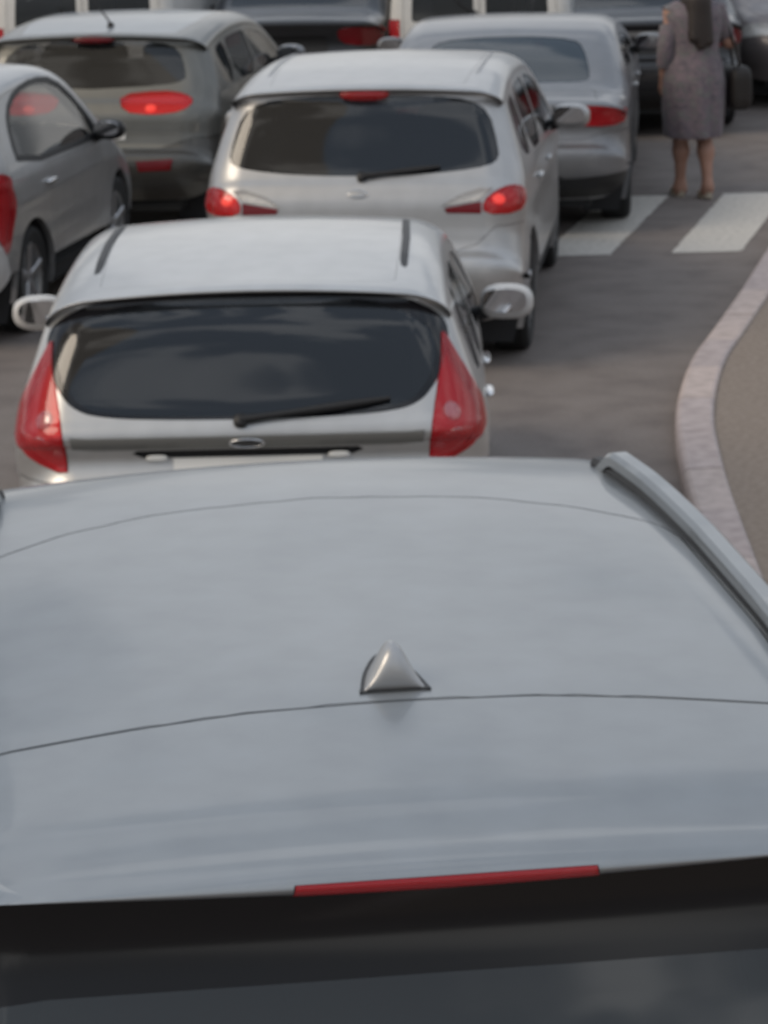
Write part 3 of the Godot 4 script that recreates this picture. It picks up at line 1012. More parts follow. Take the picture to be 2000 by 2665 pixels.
func build_white_hatch() -> void:
	var root := thing("hatchback_car", "white hatchback with tall triangular red tail lamps and thin dark roof strips", "car", Vector3(-0.49, 0, -10.5), deg_to_rad(-1.0))
	var k := new_car(root, HATCH_PROFILE, {"w": 0.885, "belt": 0.93, "tum": 0.36, "kr": 0.03, "kf": 0.12, "lip": 12.0, "wheels": [0.75, 3.2], "tyre": 0.31, "cell": 0.04})
	var gl := sym([[0.02, 1.384], [0.3, 1.378], [0.5, 1.352], [0.62, 1.305], [0.685, 1.25], [0.695, 1.18], [0.665, 1.10], [0.6, 1.03], [0.5, 1.008], [0.3, 0.998], [0.02, 0.995]])
	bordered_glass(k, sym([[0.02, 1.409], [0.35, 1.402], [0.56, 1.376], [0.69, 1.318], [0.745, 1.252], [0.722, 1.15], [0.69, 1.085], [0.62, 1.015], [0.5, 0.993], [0.3, 0.985], [0.02, 0.982]]), gl, M.dark_glass, 2, 2)
	# dark band printed along the top of the glass
	var lp := [[0.712, 1.262], [0.775, 1.15], [0.845, 1.02], [0.872, 0.94], [0.862, 0.885], [0.80, 0.835], [0.655, 0.782], [0.655, 0.85], [0.672, 0.98], [0.70, 1.12], [0.71, 1.2]]
	var low := [[0.668, 0.87], [0.74, 0.905], [0.83, 0.935], [0.825, 0.885], [0.76, 0.84], [0.668, 0.805]]
	for s in [1, -1]:
		var h := lamp(k, "tail_lamp", lp if s > 0 else mirrored(lp), M.red_lens, 1)
		var ip := conv(k, low if s > 0 else mirrored(low), "rear", 1)
		var c := Coll.new()
		patch(c, k.g, k.gu, k.gv, ip, [], -0.012, 0.016)
		part("indicator_lens", c.mesh(), M.pink_lens, h)
		for q in [[0.70, 0.845, 0.026], [0.765, 0.885, 0.03], [0.76, 0.99, 0.04]]:
			var t := on_top(k, k.g.rear(q[0] * s, q[1], k.vlip), -0.028)
			part("bulb_cup", superell(Vector3(q[2], 0.012, q[2]), 2.0, 16, 8), M.chrome, h, t)
	# satin bar with the emblem over the plate recess
	panel(k, "garnish_bar", sym([[0.02, 0.928], [0.58, 0.928], [0.642, 0.933], [0.637, 0.885], [0.55, 0.878], [0.02, 0.876]]), "rear", M.dull_bar, 0, 0.004, 0.02, 0.001)
	panel(k, "plate_recess", sym([[0.02, 0.873], [0.40, 0.873], [0.42, 0.862], [0.38, 0.846], [0.02, 0.846]]), "rear", M.trim, 0, -0.012, 0.01, 0.001)
	oval_badge(k, 0.0, 0.905, 0.062, 0.024, M.gloss_black, M.chrome)
	panel(k, "number_plate", sym([[0.02, 0.842], [0.27, 0.842], [0.27, 0.765], [0.02, 0.765]]), "rear", M.plate, 0, 0.008, 0.012, 0.0)
	for x in [-0.33, 0.33]:
		part("plate_light", superell(Vector3(0.04, 0.010, 0.012), 3.0, 14, 8), M.plate, root, on_top(k, k.g.rear(x, 0.846, k.vlip), 0.006))
	panel(k, "rear_bumper", sym([[0.02, 0.71], [0.5, 0.71], [0.65, 0.76], [0.88, 0.76], [0.88, 0.3], [0.5, 0.28], [0.02, 0.28]]), "rear", M.pearl, 0)
	panel(k, "roof_skin", sym([[0.0, 0.50], [0.3, 0.505], [0.5, 0.53], [0.545, 0.56], [0.56, 1.0], [0.57, 1.6], [0.57, 2.05], [0.5, 2.14], [0.25, 2.22], [0.0, 2.24]]), "above", M.pearl, 0, 0.0, 0.02, 0.0015)
	windscreen(k, 2.34, 3.2, 0.55, 0.68, M.side_glass)
	side_panel(k, "side_window", [[0.72, 1.03], [1.05, 0.99], [1.05, 1.33], [0.85, 1.30], [0.72, 1.2]], M.dark_glass, 1, -0.004, 0.012, 0.002, [1.0, -1.0], true)
	side_panel(k, "side_window", [[1.1, 0.98], [1.62, 0.965], [1.62, 1.37], [1.1, 1.35]], M.dark_glass, 1, -0.004, 0.012, 0.002, [1.0, -1.0], true)
	side_panel(k, "side_window", [[1.68, 0.965], [2.5, 0.94], [2.66, 0.98], [2.1, 1.32], [1.68, 1.37]], M.side_glass, 1, -0.004, 0.012, 0.002, [1.0, -1.0], true)
	side_panel(k, "rear_door", [[0.95, 0.62], [1.12, 0.33], [1.64, 0.32], [1.64, 0.945], [1.02, 0.965], [0.93, 0.8]], M.pearl)
	side_panel(k, "front_door", [[1.655, 0.32], [2.55, 0.32], [2.64, 0.72], [2.58, 0.915], [1.655, 0.945]], M.pearl)
	finish_car(k, M.pearl)
	seats(k, [[1.0, 0.83, [-0.36, 0.0, 0.36]], [1.8, 0.82, [-0.36, 0.36]]], M.fabric)
	mirrors(k, 2.28, 1.0, M.soft_white, 1.0)
	handles(k, [[1.15, 0.86], [1.80, 0.855]], M.chrome)
	wiper(k, [-0.02, 0.975], [0.52, 1.035])
	roof_rail(k, [[0.575, 0.72], [0.585, 1.3], [0.58, 2.0]], 0.030, 0.014, 0.003, M.trim)

func build_silver_wagon() -> void:
	var root := thing("hatchback_car", "silver-white tall hatchback with swept-back red lamps, high red brake lamp lit, in mid queue", "car", Vector3(-0.10, 0, -15.95), deg_to_rad(-7.0))
	var k := new_car(root, WAGON_PROFILE, {"w": 0.885, "belt": 1.0, "tum": 0.33, "kr": 0.035, "kf": 0.12, "lip": 11.0, "wheels": [0.82, 3.45], "tyre": 0.32, "cell": 0.045})
	glass_panel(k, "rear_window", sym([[0.02, 1.462], [0.35, 1.455], [0.58, 1.425], [0.675, 1.36], [0.72, 1.22], [0.735, 1.13], [0.68, 1.095], [0.5, 1.07], [0.25, 1.055], [0.02, 1.052]]), "rear", M.dark_glass, 1)
	for s in [1, -1]:
		var red := [[0.652, 0.925], [0.72, 0.978], [0.80, 1.0], [0.86, 0.975], [0.875, 0.90], [0.84, 0.845], [0.655, 0.855]]
		var pale := [[0.43, 0.897], [0.52, 0.952], [0.64, 0.99], [0.705, 0.985], [0.635, 0.928], [0.47, 0.897]]
		var dark := [[0.445, 0.886], [0.47, 0.893], [0.645, 0.923], [0.645, 0.858], [0.46, 0.862]]
		var tl := lamp(k, "tail_lamp", red if s > 0 else mirrored(red), M.red_lens_lit, 1)
		bulbs(k, tl, [[0.745 * s, 0.935, 0.028]])
		lamp(k, "reversing_lamp", pale if s > 0 else mirrored(pale), M.clear_lens, 0)
		lamp(k, "fog_lamp", dark if s > 0 else mirrored(dark), M.dark_red_lens, 0)
	# high brake lamp under the roof edge
	var hb := lamp(k, "high_brake_lamp", sym([[0.01, 1.500], [0.09, 1.500], [0.135, 1.488], [0.13, 1.468], [0.01, 1.466]]), M.red_lens_lit, 0)
	var lc := Coll.new()
	var t := on_top(k, k.g.rear(0.0, 1.478, k.vlip), 0.01)
	part("lamp_cover", superell(Vector3(0.135, 0.035, 0.032), 2.6, 24, 10), M.red_lens_lit, hb, t)
	oval_badge(k, -0.02, 0.965, 0.05, 0.02, M.satin, M.chrome)
	panel(k, "number_plate", sym([[0.02, 0.83], [0.26, 0.83], [0.26, 0.73], [0.02, 0.73]]), "rear", M.plate, 0, 0.006, 0.012, 0.0)
	panel(k, "rear_bumper", sym([[0.02, 0.665], [0.5, 0.665], [0.62, 0.70], [0.72, 0.79], [0.88, 0.79], [0.88, 0.3], [0.5, 0.29], [0.02, 0.29]]), "rear", M.pale_silver, 0)
	panel(k, "roof_skin", sym([[0.0, 0.52], [0.4, 0.53], [0.53, 0.58], [0.55, 1.0], [0.56, 1.6], [0.56, 2.1], [0.5, 2.22], [0.25, 2.3], [0.0, 2.33]]), "above", M.pale_silver, 0, 0.0, 0.02, 0.002)
	windscreen(k, 2.47, 3.35, 0.55, 0.68, M.side_glass)
	side_panel(k, "side_window", [[0.68, 1.10], [1.0, 1.07], [1.0, 1.43], [0.76, 1.40], [0.66, 1.25]], M.dark_glass, 1, -0.004, 0.012, 0.002, [1.0, -1.0], true)
	side_panel(k, "side_window", [[1.06, 1.07], [1.74, 1.045], [1.74, 1.47], [1.06, 1.45]], M.side_glass, 1, -0.004, 0.012, 0.002, [1.0, -1.0], true)
	side_panel(k, "side_window", [[1.80, 1.045], [2.7, 1.02], [2.85, 1.06], [2.25, 1.42], [1.80, 1.47]], M.side_glass, 1, -0.004, 0.012, 0.002, [1.0, -1.0], true)
	side_panel(k, "rear_door", [[1.0, 0.68], [1.22, 0.36], [1.76, 0.35], [1.76, 1.02], [1.06, 1.045], [0.98, 0.86]], M.pale_silver)
	side_panel(k, "front_door", [[1.775, 0.35], [2.75, 0.35], [2.84, 0.78], [2.78, 1.0], [1.775, 1.02]], M.pale_silver)
	finish_car(k, M.pale_silver)
	seats(k, [[1.0, 0.9, [-0.36, 0.0, 0.36]], [1.9, 0.9, [-0.36, 0.36]]], M.fabric)
	mirrors(k, 2.5, 1.08, M.pale_silver, 1.0)
	handles(k, [[1.2, 0.92], [1.95, 0.915]], M.pale_silver)
	wiper(k, [0.0, 1.045], [0.42, 1.09])
	roof_rail(k, [[0.575, 0.75], [0.585, 1.3], [0.575, 2.1]], 0.02, 0.012, 0.002, M.satin)

func build_sedan(at: Vector3, turn: float, label: String, paint_: Material, style: Dictionary) -> void:
	var root := thing("sedan_car", label, "car", at, turn)
	var k := new_car(root, scaled(SEDAN_PROFILE, 1.0, style.get("tall", 1.0)), {"w": style.get("w", 0.89), "belt": 0.25 + 0.69 * style.get("tall", 1.0), "tum": 0.42, "kr": 0.05, "kf": 0.12, "lip": 7.0, "wheels": [0.95, 3.65], "tyre": 0.32, "cell": 0.055})
	glass_panel(k, "rear_window", sym([[0.02, 0.66], [0.4, 0.67], [0.58, 0.70], [0.60, 0.78], [0.54, 1.15], [0.46, 1.25], [0.2, 1.275], [0.02, 1.28]]), "above", style.get("glass", M.dark_glass), 1)
	panel(k, "boot_lid", sym([[0.0, 0.13], [0.55, 0.15], [0.66, 0.20], [0.64, 0.5], [0.6, 0.60], [0.0, 0.60]]), "above", paint_, 0, 0.0, 0.02, 0.003)
	for s in [1, -1]:
		var lp := [[0.40, 0.90], [0.62, 0.905], [0.82, 0.89], [0.865, 0.82], [0.83, 0.745], [0.62, 0.74], [0.42, 0.77]]
		lamp(k, "tail_lamp", lp if s > 0 else mirrored(lp), style.get("lens", M.red_lens), 1)
	panel(k, "plate_recess", sym([[0.02, 0.83], [0.30, 0.83], [0.33, 0.72], [0.30, 0.69], [0.02, 0.69]]), "rear", style.get("recess", M.trim), 0, -0.015, 0.01, 0.001)
	panel(k, "garnish_strip", sym([[0.02, 0.885], [0.36, 0.885], [0.37, 0.845], [0.02, 0.84]]), "rear", style.get("strip", paint_), 0, 0.006, 0.015, 0.001)
	panel(k, "rear_bumper", sym([[0.02, 0.66], [0.55, 0.66], [0.7, 0.70], [0.88, 0.71], [0.88, 0.46], [0.5, 0.42], [0.02, 0.42]]), "rear", paint_, 0)
	panel(k, "bumper_skirt", sym([[0.02, 0.41], [0.5, 0.41], [0.86, 0.44], [0.86, 0.28], [0.5, 0.265], [0.02, 0.265]]), "rear", M.trim, 0)
	windscreen(k, 2.87, 3.72, 0.54, 0.68, M.side_glass)
	side_panel(k, "side_window", [[0.92, 1.02], [1.35, 1.0], [1.35, 1.25], [1.2, 1.2]], M.dark_glass, 1, -0.004, 0.012, 0.002, [1.0, -1.0], true)
	side_panel(k, "side_window", [[1.40, 0.995], [2.1, 0.98], [2.1, 1.30], [1.40, 1.27]], M.side_glass, 1, -0.004, 0.012, 0.002, [1.0, -1.0], true)
	side_panel(k, "side_window", [[2.16, 0.98], [3.05, 0.96], [3.2, 0.99], [2.65, 1.26], [2.16, 1.30]], M.side_glass, 1, -0.004, 0.012, 0.002, [1.0, -1.0], true)
	side_panel(k, "rear_door", [[1.28, 0.66], [1.40, 0.33], [2.12, 0.32], [2.12, 0.96], [1.36, 0.975], [1.26, 0.8]], paint_)
	side_panel(k, "front_door", [[2.135, 0.32], [3.05, 0.32], [3.16, 0.74], [3.1, 0.94], [2.135, 0.96]], paint_)
	finish_car(k, paint_)
	seats(k, [[1.45, 0.78, [-0.36, 0.36]], [2.3, 0.78, [-0.36, 0.36]]], M.fabric)
	mirrors(k, 2.85, 1.02, paint_, 0.95)
	handles(k, [[1.55, 0.86], [2.32, 0.85]], paint_)

func build_micro() -> void:
	var root := thing("hatchback_car", "small pale silver three-door car with one arched side window, at the left edge", "car", Vector3(-2.94, 0, -16.95), deg_to_rad(-10.5))
	var sl := 0.88
	var sy := 1.03
	var k := new_car(root, scaled(HATCH_PROFILE, sl, sy), {"w": 0.83, "belt": 0.92, "tum": 0.34, "kr": 0.05, "kf": 0.14, "lip": 12.0, "wheels": [0.80, 2.80], "tyre": 0.31, "cell": 0.05, "crease": 0.006})
	glass_panel(k, "rear_window", sym([[0.02, 1.40], [0.5, 1.37], [0.60, 1.30], [0.63, 1.12], [0.55, 1.05], [0.02, 1.03]]), "rear", M.dark_glass, 1)
	var lp := [[0.66, 1.0], [0.77, 1.0], [0.82, 0.93], [0.82, 0.66], [0.76, 0.62], [0.68, 0.64]]
	lamp(k, "tail_lamp", lp, M.red_lens, 1)
	lamp(k, "tail_lamp", mirrored(lp), M.red_lens, 1)
	panel(k, "rear_bumper", sym([[0.02, 0.70], [0.5, 0.70], [0.66, 0.60], [0.84, 0.60], [0.84, 0.3], [0.5, 0.28], [0.02, 0.28]]), "rear", M.soft_white, 0)
	panel(k, "number_plate", sym([[0.02, 0.83], [0.26, 0.83], [0.26, 0.74], [0.02, 0.74]]), "rear", M.plate, 0, 0.006, 0.012, 0.0)
	windscreen(k, 2.07, 2.8, 0.52, 0.64, M.clear_glass)
	# arched door window inside a black surround
	var arch_ := [[0.62, 0.975], [2.22, 0.935], [2.34, 0.96], [2.08, 1.20], [1.80, 1.37], [1.40, 1.415], [1.0, 1.39], [0.74, 1.30], [0.64, 1.15]]
	var outer := conv(k, arch_, "side", 1)
	var inner := shrink(outer, 0.035)
	k.side_holes.append(outer)
	k.glass_side.append(inner)
	for s in [1.0, -1.0]:
		k.g.is_top = false
		k.g.side = s
		var c := Coll.new()
		patch(c, k.g, k.sl, k.sy, outer, [inner], 0.003, 0.01)
		part("window_surround", c.mesh(), M.trim, root)
		var c2 := Coll.new()
		patch(c2, k.g, k.sl, k.sy, inner, [], -0.004, 0.0)
		part("side_window", c2.mesh(), M.clear_glass, root)
	side_panel(k, "door", [[1.20, 0.48], [1.26, 0.32], [2.14, 0.32], [2.28, 0.6], [2.26, 0.915], [1.1, 0.945]], M.pale_silver)
	finish_car(k, M.pale_silver)
	seats(k, [[0.8, 0.85, [-0.32, 0.32]], [1.42, 0.86, [-0.33, 0.33]]], M.fabric_light)
	mirrors(k, 2.16, 1.0, M.trim, 0.85)
	handles(k, [[1.12, 0.84]], M.chrome)

func build_left_wagon() -> void:
	var root := thing("hatchback_car", "grey hatchback with one bright red lamp lit, ahead of the small silver car", "car", Vector3(-1.98, 0, -20.65), deg_to_rad(-9.0))
	var k := new_car(root, scaled(WAGON_PROFILE, 0.98, 0.895), {"w": 0.90, "belt": 0.95, "tum": 0.36, "kr": 0.04, "kf": 0.12, "lip": 11.0, "wheels": [0.8, 3.4], "tyre": 0.32, "cell": 0.055})
	glass_panel(k, "rear_window", sym([[0.02, 1.338], [0.45, 1.32], [0.60, 1.27], [0.66, 1.12], [0.65, 1.065], [0.5, 1.04], [0.02, 1.02]]), "rear", M.side_glass, 1)
	for s in [1, -1]:
		var lp := [[0.20, 0.985], [0.5, 1.01], [0.66, 0.99], [0.74, 0.94], [0.66, 0.875], [0.45, 0.85], [0.24, 0.875]]
		var tl := lamp(k, "tail_lamp", lp if s > 0 else mirrored(lp), M.red_lens_bright, 1)
		bulbs(k, tl, [[0.43 * s, 0.905, 0.03]])
	var hb := lamp(k, "high_brake_lamp", sym([[0.01, 1.372], [0.15, 1.368], [0.14, 1.343], [0.01, 1.343]]), M.red_lens, 0)
	part("lamp_cover", superell(Vector3(0.15, 0.03, 0.03), 2.8, 24, 10), M.dark_red_lens, hb, on_top(k, k.g.rear(0.0, 1.355, k.vlip), 0.008))
	panel(k, "number_plate", sym([[0.02, 0.79], [0.26, 0.79], [0.26, 0.69], [0.02, 0.69]]), "rear", M.plate, 0, 0.006, 0.012, 0.0)
	panel(k, "rear_bumper", sym([[0.02, 0.63], [0.5, 0.63], [0.72, 0.70], [0.88, 0.70], [0.88, 0.3], [0.5, 0.29], [0.02, 0.29]]), "rear", M.olive_grey, 0)
	panel(k, "bumper_reflector", [[0.36, 0.56], [0.62, 0.575], [0.60, 0.50], [0.38, 0.49]], "rear", M.dark_red_lens, 0, 0.004, 0.01, 0.001)
	panel(k, "bumper_reflector", mirrored([[0.36, 0.56], [0.62, 0.575], [0.60, 0.50], [0.38, 0.49]]), "rear", M.dark_red_lens, 0, 0.004, 0.01, 0.001)
	windscreen(k, 2.42, 3.28, 0.54, 0.68, M.clear_glass)
	side_panel(k, "side_window", [[0.62, 1.02], [1.0, 0.995], [1.0, 1.30], [0.72, 1.26]], M.side_glass, 1, -0.004, 0.012, 0.002, [1.0, -1.0], true)
	side_panel(k, "side_window", [[1.06, 0.99], [1.74, 0.975], [1.74, 1.345], [1.06, 1.33]], M.side_glass, 1, -0.004, 0.012, 0.002, [1.0, -1.0], true)
	side_panel(k, "side_window", [[1.80, 0.975], [2.65, 0.95], [2.78, 0.98], [2.22, 1.30], [1.80, 1.345]], M.clear_glass, 1, -0.004, 0.012, 0.002, [1.0, -1.0], true)
	side_panel(k, "rear_door", [[1.0, 0.66], [1.18, 0.36], [1.76, 0.35], [1.76, 0.955], [1.06, 0.97], [0.98, 0.82]], M.olive_grey)
	side_panel(k, "front_door", [[1.775, 0.35], [2.7, 0.35], [2.8, 0.74], [2.74, 0.93], [1.775, 0.955]], M.olive_grey)
	panel(k, "roof_skin", sym([[0.0, 0.50], [0.4, 0.51], [0.55, 0.56], [0.6, 1.0], [0.6, 1.6], [0.58, 2.1], [0.5, 2.2], [0.0, 2.3]]), "above", M.silver, 0, 0.0, 0.02, 0.002)
	finish_car(k, M.olive_silver)
	seats(k, [[1.0, 0.82, [-0.36, 0.0, 0.36]], [1.9, 0.82, [-0.36, 0.36]]], M.fabric_light)
	mirrors(k, 2.45, 1.02, M.grey_silver, 0.95)
	handles(k, [[1.2, 0.87], [1.95, 0.865]], M.grey_silver)
	# whip antenna at the back of the roof
	var c := Coll.new()
	var b := on_top(k, k.g.above(0.05, 0.75, k.vlip), 0.0).origin
	tube(c, [b + Vector3(0, 0.02, 0), b + Vector3(-0.06, 0.12, 0.03), b + Vector3(-0.2, 0.36, 0.12)], [0.007, 0.006, 0.004], 8)
	var o := part("antenna", c.mesh(), M.trim, root)
	part("antenna_base", superell(Vector3(0.025, 0.03, 0.03), 2.2, 14, 10), M.trim, o, Transform3D(Basis(), b))

func build_van(at: Vector3, turn: float, label: String, w: float) -> void:
	var root := thing("delivery_van", label, "van", at, turn)
	var k := new_car(root, VAN_PROFILE, {"w": w, "belt": 1.08, "tum": 0.14, "kr": 0.02, "kf": 0.10, "lip": 7.0, "wheels": [0.8, 3.4], "tyre": 0.32, "cell": 0.06})
	for s in [1, -1]:
		var wp := [[0.05, 0.98], [0.12, 0.98], [w - 0.27, 0.98], [w - 0.2, 0.98], [w - 0.2, 1.05], [w - 0.22, 1.5], [w - 0.22, 1.58], [w - 0.3, 1.585], [0.12, 1.6], [0.05, 1.6], [0.05, 1.5], [0.05, 1.06]]
		var dp := [[0.006, 0.62], [w - 0.12, 0.62], [w - 0.14, 1.66], [0.006, 1.69]]
		var wpoly := conv(k, wp if s > 0 else mirrored(wp), "rear", 1)
		var d := panel(k, "rear_door", dp if s > 0 else mirrored(dp), "rear", M.van_white, 0, 0.002, 0.02, 0.004, null, true, [wpoly])
		var c := Coll.new()
		patch(c, k.g, k.gu, k.gv, wpoly, [], -0.004, 0.0)
		part("window_pane", c.mesh(), M.side_glass, d)
		k.glass_top.append(wpoly)
		var lp := [[w - 0.10, 1.0], [w + 0.01, 1.0], [w + 0.01, 0.68], [w - 0.10, 0.68]]
		lamp(k, "tail_lamp", lp if s > 0 else mirrored(lp), M.red_lens, 0)
	panel(k, "rear_bumper", sym([[0.02, 0.585], [0.5, 0.585], [w, 0.585], [w, 0.3], [0.5, 0.29], [0.02, 0.29]]), "rear", M.trim, 0)
	windscreen(k, 2.77, 3.6, w - 0.24, w - 0.16, M.clear_glass)
	side_panel(k, "side_window", [[2.05, 1.12], [3.05, 1.08], [3.15, 1.15], [2.65, 1.58], [2.05, 1.62]], M.clear_glass, 1, -0.004, 0.012, 0.002, [1.0, -1.0], true)
	side_panel(k, "side_window", [[1.15, 1.12], [1.95, 1.12], [1.95, 1.62], [1.15, 1.62]], M.side_glass, 1, -0.004, 0.012, 0.002, [1.0, -1.0], true)
	side_panel(k, "front_door", [[2.0, 0.36], [2.9, 0.36], [3.1, 0.8], [3.1, 1.05], [2.0, 1.09]], M.van_white)
	side_panel(k, "sliding_door", [[1.12, 0.36], [1.98, 0.36], [1.98, 1.09], [1.12, 1.09]], M.van_white)
	finish_car(k, M.van_white)
	seats(k, [[2.1, 0.95, [-0.36, 0.36]]], M.fabric)
	mirrors(k, 2.95, 1.15, M.trim, 1.1)
	handles(k, [[1.2, 0.98], [2.1, 0.98]], M.trim)
	# wiper and handle on the right-hand rear door
	var c2 := Coll.new()
	var pts := []
	for i in 5:
		var f := i / 4.0
		pts.append(on_top(k, k.g.rear(lerpf(0.0, -0.20, f), lerpf(1.02, 1.16, f), k.vlip), 0.02).origin)
	tube(c2, pts, [0.022, 0.02, 0.018, 0.016, 0.012], 8)
	part("rear_wiper", c2.mesh(), M.trim, root)
	part("door_handle", superell(Vector3(0.03, 0.02, 0.05), 3.0, 14, 8), M.trim, root, on_top(k, k.g.rear(0.03, 0.91, k.vlip), 0.01))

func build_red_hatch() -> void:
	var root := thing("hatchback_car", "red hatchback far ahead beyond the dark sedan, at the upper edge", "car", Vector3(-1.5, 0, -31.4), deg_to_rad(-8.0))
	var k := new_car(root, HATCH_PROFILE, {"w": 0.86, "belt": 0.93, "tum": 0.36, "kr": 0.04, "kf": 0.12, "lip": 12.0, "wheels": [0.75, 3.2], "tyre": 0.31, "cell": 0.07})
	glass_panel(k, "rear_window", sym([[0.02, 1.38], [0.5, 1.34], [0.62, 1.25], [0.6, 1.06], [0.02, 1.0]]), "rear", M.dark_glass, 1)
	var lp := [[0.68, 1.0], [0.84, 0.98], [0.86, 0.86], [0.66, 0.82]]
	lamp(k, "tail_lamp", lp, M.red_lens, 1)
	lamp(k, "tail_lamp", mirrored(lp), M.red_lens, 1)
	panel(k, "rear_bumper", sym([[0.02, 0.7], [0.88, 0.74], [0.88, 0.3], [0.02, 0.28]]), "rear", M.red_paint, 0)
	panel(k, "number_plate", sym([[0.02, 0.84], [0.26, 0.84], [0.26, 0.74], [0.02, 0.74]]), "rear", M.plate, 0, 0.006, 0.012, 0.0)
	windscreen(k, 2.34, 3.2, 0.55, 0.68, M.side_glass)
	side_panel(k, "side_window", [[0.8, 1.02], [1.62, 0.965], [1.62, 1.36], [0.9, 1.33]], M.dark_glass, 1, -0.004, 0.012, 0.002, [1.0, -1.0], true)
	side_panel(k, "side_window", [[1.68, 0.965], [2.5, 0.94], [2.66, 0.98], [2.1, 1.32], [1.68, 1.37]], M.side_glass, 1, -0.004, 0.012, 0.002, [1.0, -1.0], true)
	finish_car(k, M.red_paint)
	mirrors(k, 2.3, 1.0, M.red_paint, 1.0)

# a hatchback that stands the other way round: its bonnet and headlamps face the camera
func build_facing_car() -> void:
	var root := thing("hatchback_car", "taupe grey car facing the camera with pale headlamps, behind the pedestrian at the right edge", "car", Vector3(4.05, 0, -30.75), deg_to_rad(180.0))
	var k := new_car(root, HATCH_PROFILE, {"w": 0.86, "belt": 0.93, "tum": 0.36, "kr": 0.04, "kf": 0.12, "lip": 12.0, "wheels": [0.75, 3.2], "tyre": 0.31, "cell": 0.055})
	glass_panel(k, "rear_window", sym([[0.02, 1.38], [0.5, 1.34], [0.62, 1.25], [0.6, 1.06], [0.02, 1.0]]), "rear", M.dark_glass, 1)
	windscreen(k, 2.34, 3.2, 0.55, 0.68, M.side_glass)
	panel(k, "bonnet", sym([[0.0, 3.28], [0.6, 3.26], [0.7, 3.3], [0.62, 3.62], [0.5, 3.74], [0.0, 3.8]]), "above", M.taupe, 0)
	for s in [1, -1]:
		var lp := [[0.46, 3.83], [0.62, 3.76], [0.74, 3.68], [0.80, 3.74], [0.74, 3.86], [0.50, 3.93]]
		lamp(k, "headlamp", lp if s > 0 else mirrored(lp), M.clear_lens, 1, "above")
	side_panel(k, "side_window", [[0.8, 1.02], [1.62, 0.965], [1.62, 1.36], [0.9, 1.33]], M.dark_glass, 1, -0.004, 0.012, 0.002, [1.0, -1.0], true)
	side_panel(k, "side_window", [[1.68, 0.965], [2.5, 0.94], [2.66, 0.98], [2.1, 1.32], [1.68, 1.37]], M.side_glass, 1, -0.004, 0.012, 0.002, [1.0, -1.0], true)
	side_panel(k, "front_door", [[1.655, 0.32], [2.55, 0.32], [2.64, 0.72], [2.58, 0.915], [1.655, 0.945]], M.taupe)
	finish_car(k, M.taupe)
	mirrors(k, 2.28, 1.0, M.taupe, 1.0)
	# grille and plate on the nose
	var c := Coll.new()
	for i in 4: box(c, Vector3(-0.42, 0.40 + i * 0.05, -4.0), Vector3(0.42, 0.42 + i * 0.05, -3.965))
	part("grille", c.mesh(), M.trim, root)

# ---------------------------------------------------------------- person
# field of tapered capsules joined with a smooth minimum, meshed as surface nets
func body_mesh(groups: Array) -> ArrayMesh:
	var c := Coll.new()
	for gr in groups: nets(c, gr[0], gr[1], gr[2])
	return c.mesh()

